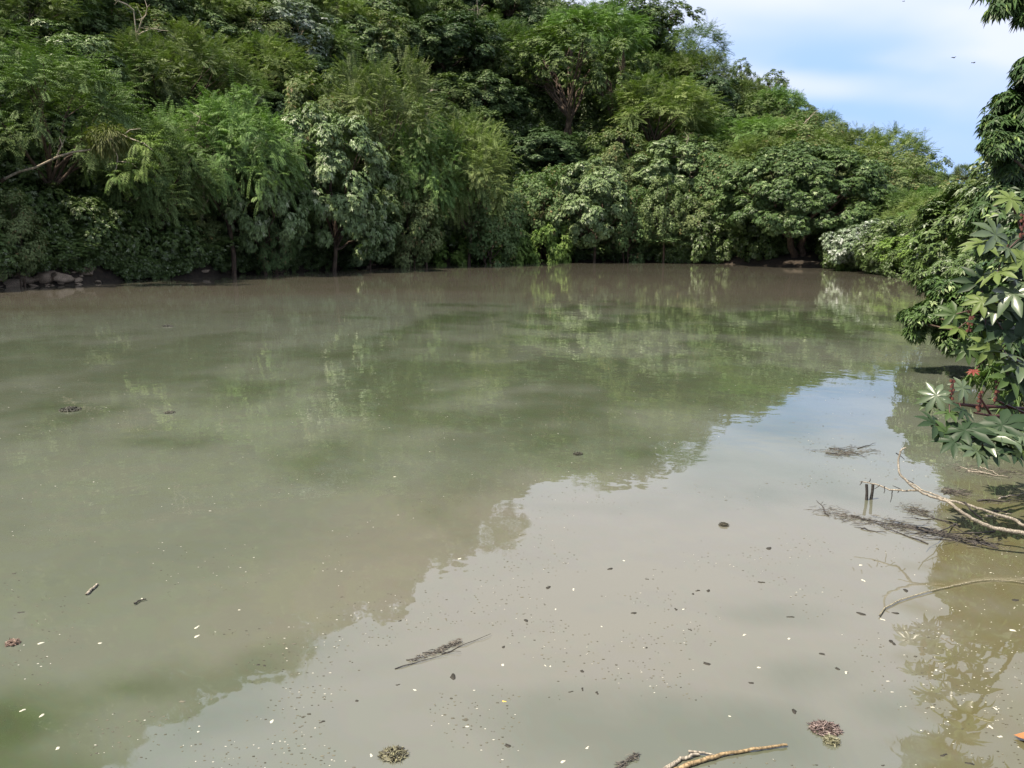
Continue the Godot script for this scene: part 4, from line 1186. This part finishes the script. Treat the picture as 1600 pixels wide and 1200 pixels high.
func floating_bits() -> void:
	var clump := func(px, py, w, label, ca, cb):
		var p := on_water(px, py)
		var k: float = w / FOCAL * p.distance_to(Vector3(0, CAM_H, 0)) * 0.5
		var sc := maxf(1.0, k / 0.07)
		var o := single("litter_clump", clump_mesh(int(px), k / sc, k / sc * 0.8, 300, ca, cb), M.wet, p, label, "floating debris")
		o.scale = Vector3.ONE * sc
	clump.call(615, 1180, 36, "oval dark clump of litter floating at the bottom edge left of centre", Color(0.03, 0.028, 0.018), Color(0.25, 0.24, 0.14))
	clump.call(1289, 1140, 40, "reddish brown clump of litter floating near the bottom right", Color(0.045, 0.03, 0.026), Color(0.26, 0.2, 0.18))
	clump.call(1299, 1159, 18, "small yellowish scrap just below the reddish clump", Color(0.08, 0.08, 0.04), Color(0.3, 0.29, 0.2))
	clump.call(110, 641, 26, "dark floating clump far out at left", Color(0.025, 0.025, 0.018), Color(0.09, 0.09, 0.06))
	clump.call(265, 645, 15, "smaller dark floating clump right of the far left one", Color(0.025, 0.025, 0.018), Color(0.12, 0.12, 0.08))
	clump.call(903, 710, 13, "dark floating clump in the middle of the pond", Color(0.025, 0.025, 0.018), Color(0.09, 0.09, 0.06))
	clump.call(20, 1006, 14, "rusty red scrap floating at the left edge", Color(0.12, 0.08, 0.06), Color(0.28, 0.2, 0.16))
	clump.call(1131, 821, 11, "small dark scrap floating between the raft and the pond's middle", Color(0.03, 0.03, 0.02), Color(0.12, 0.11, 0.08))
	clump.call(262, 510, 14, "small dark scrap floating near the left shore", Color(0.03, 0.03, 0.02), Color(0.1, 0.1, 0.08))
	var lm := StandardMaterial3D.new()
	lm.albedo_color = Color(0.6, 0.4, 0.24)
	lm.roughness = 0.6
	lm.cull_mode = BaseMaterial3D.CULL_DISABLED
	var ls := Shape.new()
	for k in 3: ls.leaf(Vector3(0.0, 0.012 + k * 0.004, k * 0.012), Vector3(1, 0.05, 0.35 + k * 0.1).normalized(), Vector3.UP, 0.12, 0.05, Color.WHITE, 0.03)
	single("dry_leaf", ls.done(), lm, on_water(1583, 1152), "orange dry leaf floating at the lower right edge", "leaf")
	var fl := []
	for k in 5: fl.append(fleck(700 + k, 0.16))
	rng.seed = 909
	var bit := func(called, px, py, size, c: Color, label, group):
		var p := on_water(px, py)
		var o := MeshInstance3D.new()
		o.name = numbered(called)
		o.mesh = fl[rng.randi() % 5]
		o.material_override = c_mat(c)
		add_child(o)
		o.position = p
		o.rotation.y = rng.randf() * TAU
		var k: float = size * 0.5 / FOCAL * p.distance_to(Vector3(0, CAM_H, 0))
		o.scale = Vector3(k * rng.randf_range(1.0, 1.5), k, k)
		tag(o, label, "floating debris", group)
	var zone := func(px, py) -> String: return ("left" if px < 560 else ("middle" if px < 1020 else "right")) + (" foreground" if py > 1000 else " part of the pond")
	for q in [[708, 1057, 13], [822, 970, 10], [857, 918, 10], [953, 889, 9], [990, 958, 9], [787, 1011, 8], [910, 1049, 8], [933, 1083, 8], [910, 1077, 7], [892, 1081, 6], [794, 1165, 10], [625, 970, 6], [622, 1070, 6], [503, 1128, 8], [558, 1095, 7], [1202, 857, 12], [1190, 910, 9], [1105, 1037, 10], [1090, 923, 8], [1107, 923, 8], [1083, 928, 6], [1056, 952, 8], [1235, 964, 8], [1345, 959, 11], [1394, 1004, 13], [1284, 1022, 8], [1309, 1045, 8], [1174, 1067, 7], [1241, 1112, 10], [1078, 984, 6], [1010, 1012, 5], [1415, 923, 10], [1399, 958, 9], [1587, 938, 10], [1011, 905, 6], [1475, 1180, 8], [1515, 1193, 9], [403, 1039, 6], [413, 1040, 5], [1380, 1196, 5], [33, 957, 7]]:
		bit.call("leaf_fragment", q[0], q[1], q[2] * 1.1, Color(0.14, 0.13, 0.1), where_from("dark fragment floating", q[0], q[1], WATER_MARKS), "dark fragments floating in the " + zone.call(q[0], q[1]))
	for q in [[1345, 883, 8], [1349, 907, 9], [1163, 992, 8], [1233, 998, 7], [1186, 1043, 8], [1322, 1051, 9], [1379, 968, 8], [1068, 952, 6], [1463, 1047, 7], [1555, 1107, 8], [1548, 1136, 9], [1563, 1151, 8], [896, 921, 9], [868, 952, 6], [786, 1039, 9], [860, 1041, 5], [580, 1180, 10], [918, 1168, 8], [880, 1190, 10], [730, 1135, 7], [648, 1078, 7], [308, 980, 10], [308, 994, 9], [64, 1005, 9], [156, 1005, 7], [222, 936, 8], [65, 1118, 9], [90, 1169, 9], [975, 876, 6], [940, 979, 5], [852, 1040, 5], [1140, 1119, 6], [374, 953, 5], [448, 1013, 6], [425, 1127, 10], [718, 873, 7], [35, 1110, 9], [1457, 1105, 7], [1582, 985, 10], [617, 745, 6]]:
		bit.call("foam_fleck", q[0], q[1], q[2] * 0.8, Color(0.7, 0.69, 0.63), where_from("white foam fleck floating", q[0], q[1], WATER_MARKS), "white flecks floating in the " + zone.call(q[0], q[1]))
	bit.call("foam_fleck", 788, 1096, 6, Color(0.85, 0.68, 0.3), "single yellow-orange fleck in the middle foreground", "")
	# what is too small and too many to count
	var patch := FastNoiseLite.new()
	patch.seed = 5; patch.frequency = 0.9; patch.fractal_octaves = 3
	var places := []
	var cols := []
	var tries := 0
	while places.size() < 5600 and tries < 60000:
		tries += 1
		var d := 2.6 * pow(9.0, pow(rng.randf(), 1.25))
		var a := deg_to_rad(rng.randf_range(-42, 40))
		var p := Vector3(sin(a) * d, 0.001, -cos(a) * d)
		if d > shore(rad_to_deg(a)) - 0.2: continue
		if patch.get_noise_2d(p.x, p.z) * 2.6 + 0.05 < rng.randf() - (0.2 if d < 4.5 else 0.0): continue
		var size := rng.randf_range(0.0022, 0.0055) * (1.0 if d < 7 else 1.5) * (2.0 if rng.randf() < 0.03 else 1.0)
		var white := rng.randf() < 0.16
		if white: size *= 0.9
		places.append(Transform3D(Basis(Vector3.UP, rng.randf() * TAU).scaled(Vector3(size * rng.randf_range(1, 2.2), size, size)), p))
		cols.append(Color(0.4, 0.39, 0.34) if white else mixc(Color(0.03, 0.028, 0.02), Color(0.13, 0.12, 0.085), rng.randf()))
	for k in 260:  # foam specks by the right bank; pale ones also paint leaf reflections
		var p := on_water(rng.randf_range(1440, 1610) , rng.randf_range(860, 1160)) + Vector3(rng.randfn(), 0, rng.randfn()) * 0.05
		var size := rng.randf_range(0.0015, 0.0045)
		places.append(Transform3D(Basis(Vector3.UP, rng.randf() * TAU).scaled(Vector3(size * 1.6, size * 0.8, size)), p))
		cols.append(mixc(Color(0.4, 0.39, 0.3), Color(0.6, 0.58, 0.5), rng.randf()) if rng.randf() < 0.6 else Color(0.08, 0.07, 0.04))
	stuff("floating_specks", fl[0], M.plain, places, cols, "countless tiny dark and white specks drifting on the murky water", "specks")

var plain_mats := {}
func c_mat(c: Color) -> StandardMaterial3D:
	if not plain_mats.has(c):
		var m := StandardMaterial3D.new()
		m.albedo_color = c
		m.roughness = 0.75
		plain_mats[c] = m
	return plain_mats[c]

func birds() -> void:
	for q in [[1490, 90, 9.0, 60.0, "dark bird flying in the blue gap near the right bank tree"], [1521, 98, 8.0, 80.0, "paler distant bird right of the dark bird in the blue gap"], [1105, 43, 4.5, 90.0, "left one of two tiny birds beside the ridge's top"], [1121, 41, 4.0, 95.0, "right one of two tiny birds beside the ridge's top"], [1412, 2, 5.0, 80.0, "tiny bird at the top edge of the sky"]]:
		var p := at_depth(q[0], q[1], q[3])
		var o := thing("bird", q[4], "bird", p, rng.randf_range(-0.5, 0.5))
		var w: float = q[2] / FOCAL * q[3] * 0.5
		var b := Shape.new()
		b.tube([Vector3(-w * 0.75, 0, 0), Vector3(-w * 0.5, 0.01, 0), Vector3(-w * 0.1, 0, 0), Vector3(w * 0.3, 0, 0), Vector3(w * 0.55, 0.03 * w, 0), Vector3(w * 0.75, 0, 0)], [w * 0.16, w * 0.06, w * 0.16, w * 0.18, w * 0.1, w * 0.01], 8, Color.WHITE)
		part("body", b.done(), c_mat(Color(0.12, 0.11, 0.1)), o)
		for sg in [-1.0, 1.0]:
			var s := Shape.new()
			s.tube([Vector3(w * 0.15, 0.05 * w, 0), Vector3(w * 0.22, w * 0.3, sg * w * 0.5), Vector3(-w * 0.1, w * 0.22, sg * w * 1.0)], [w * 0.14, w * 0.15, w * 0.02], 6, Color.WHITE)
			var m := part("wing", s.done(), c_mat(Color(0.12, 0.11, 0.1)), o)
			m.scale.y = 0.5
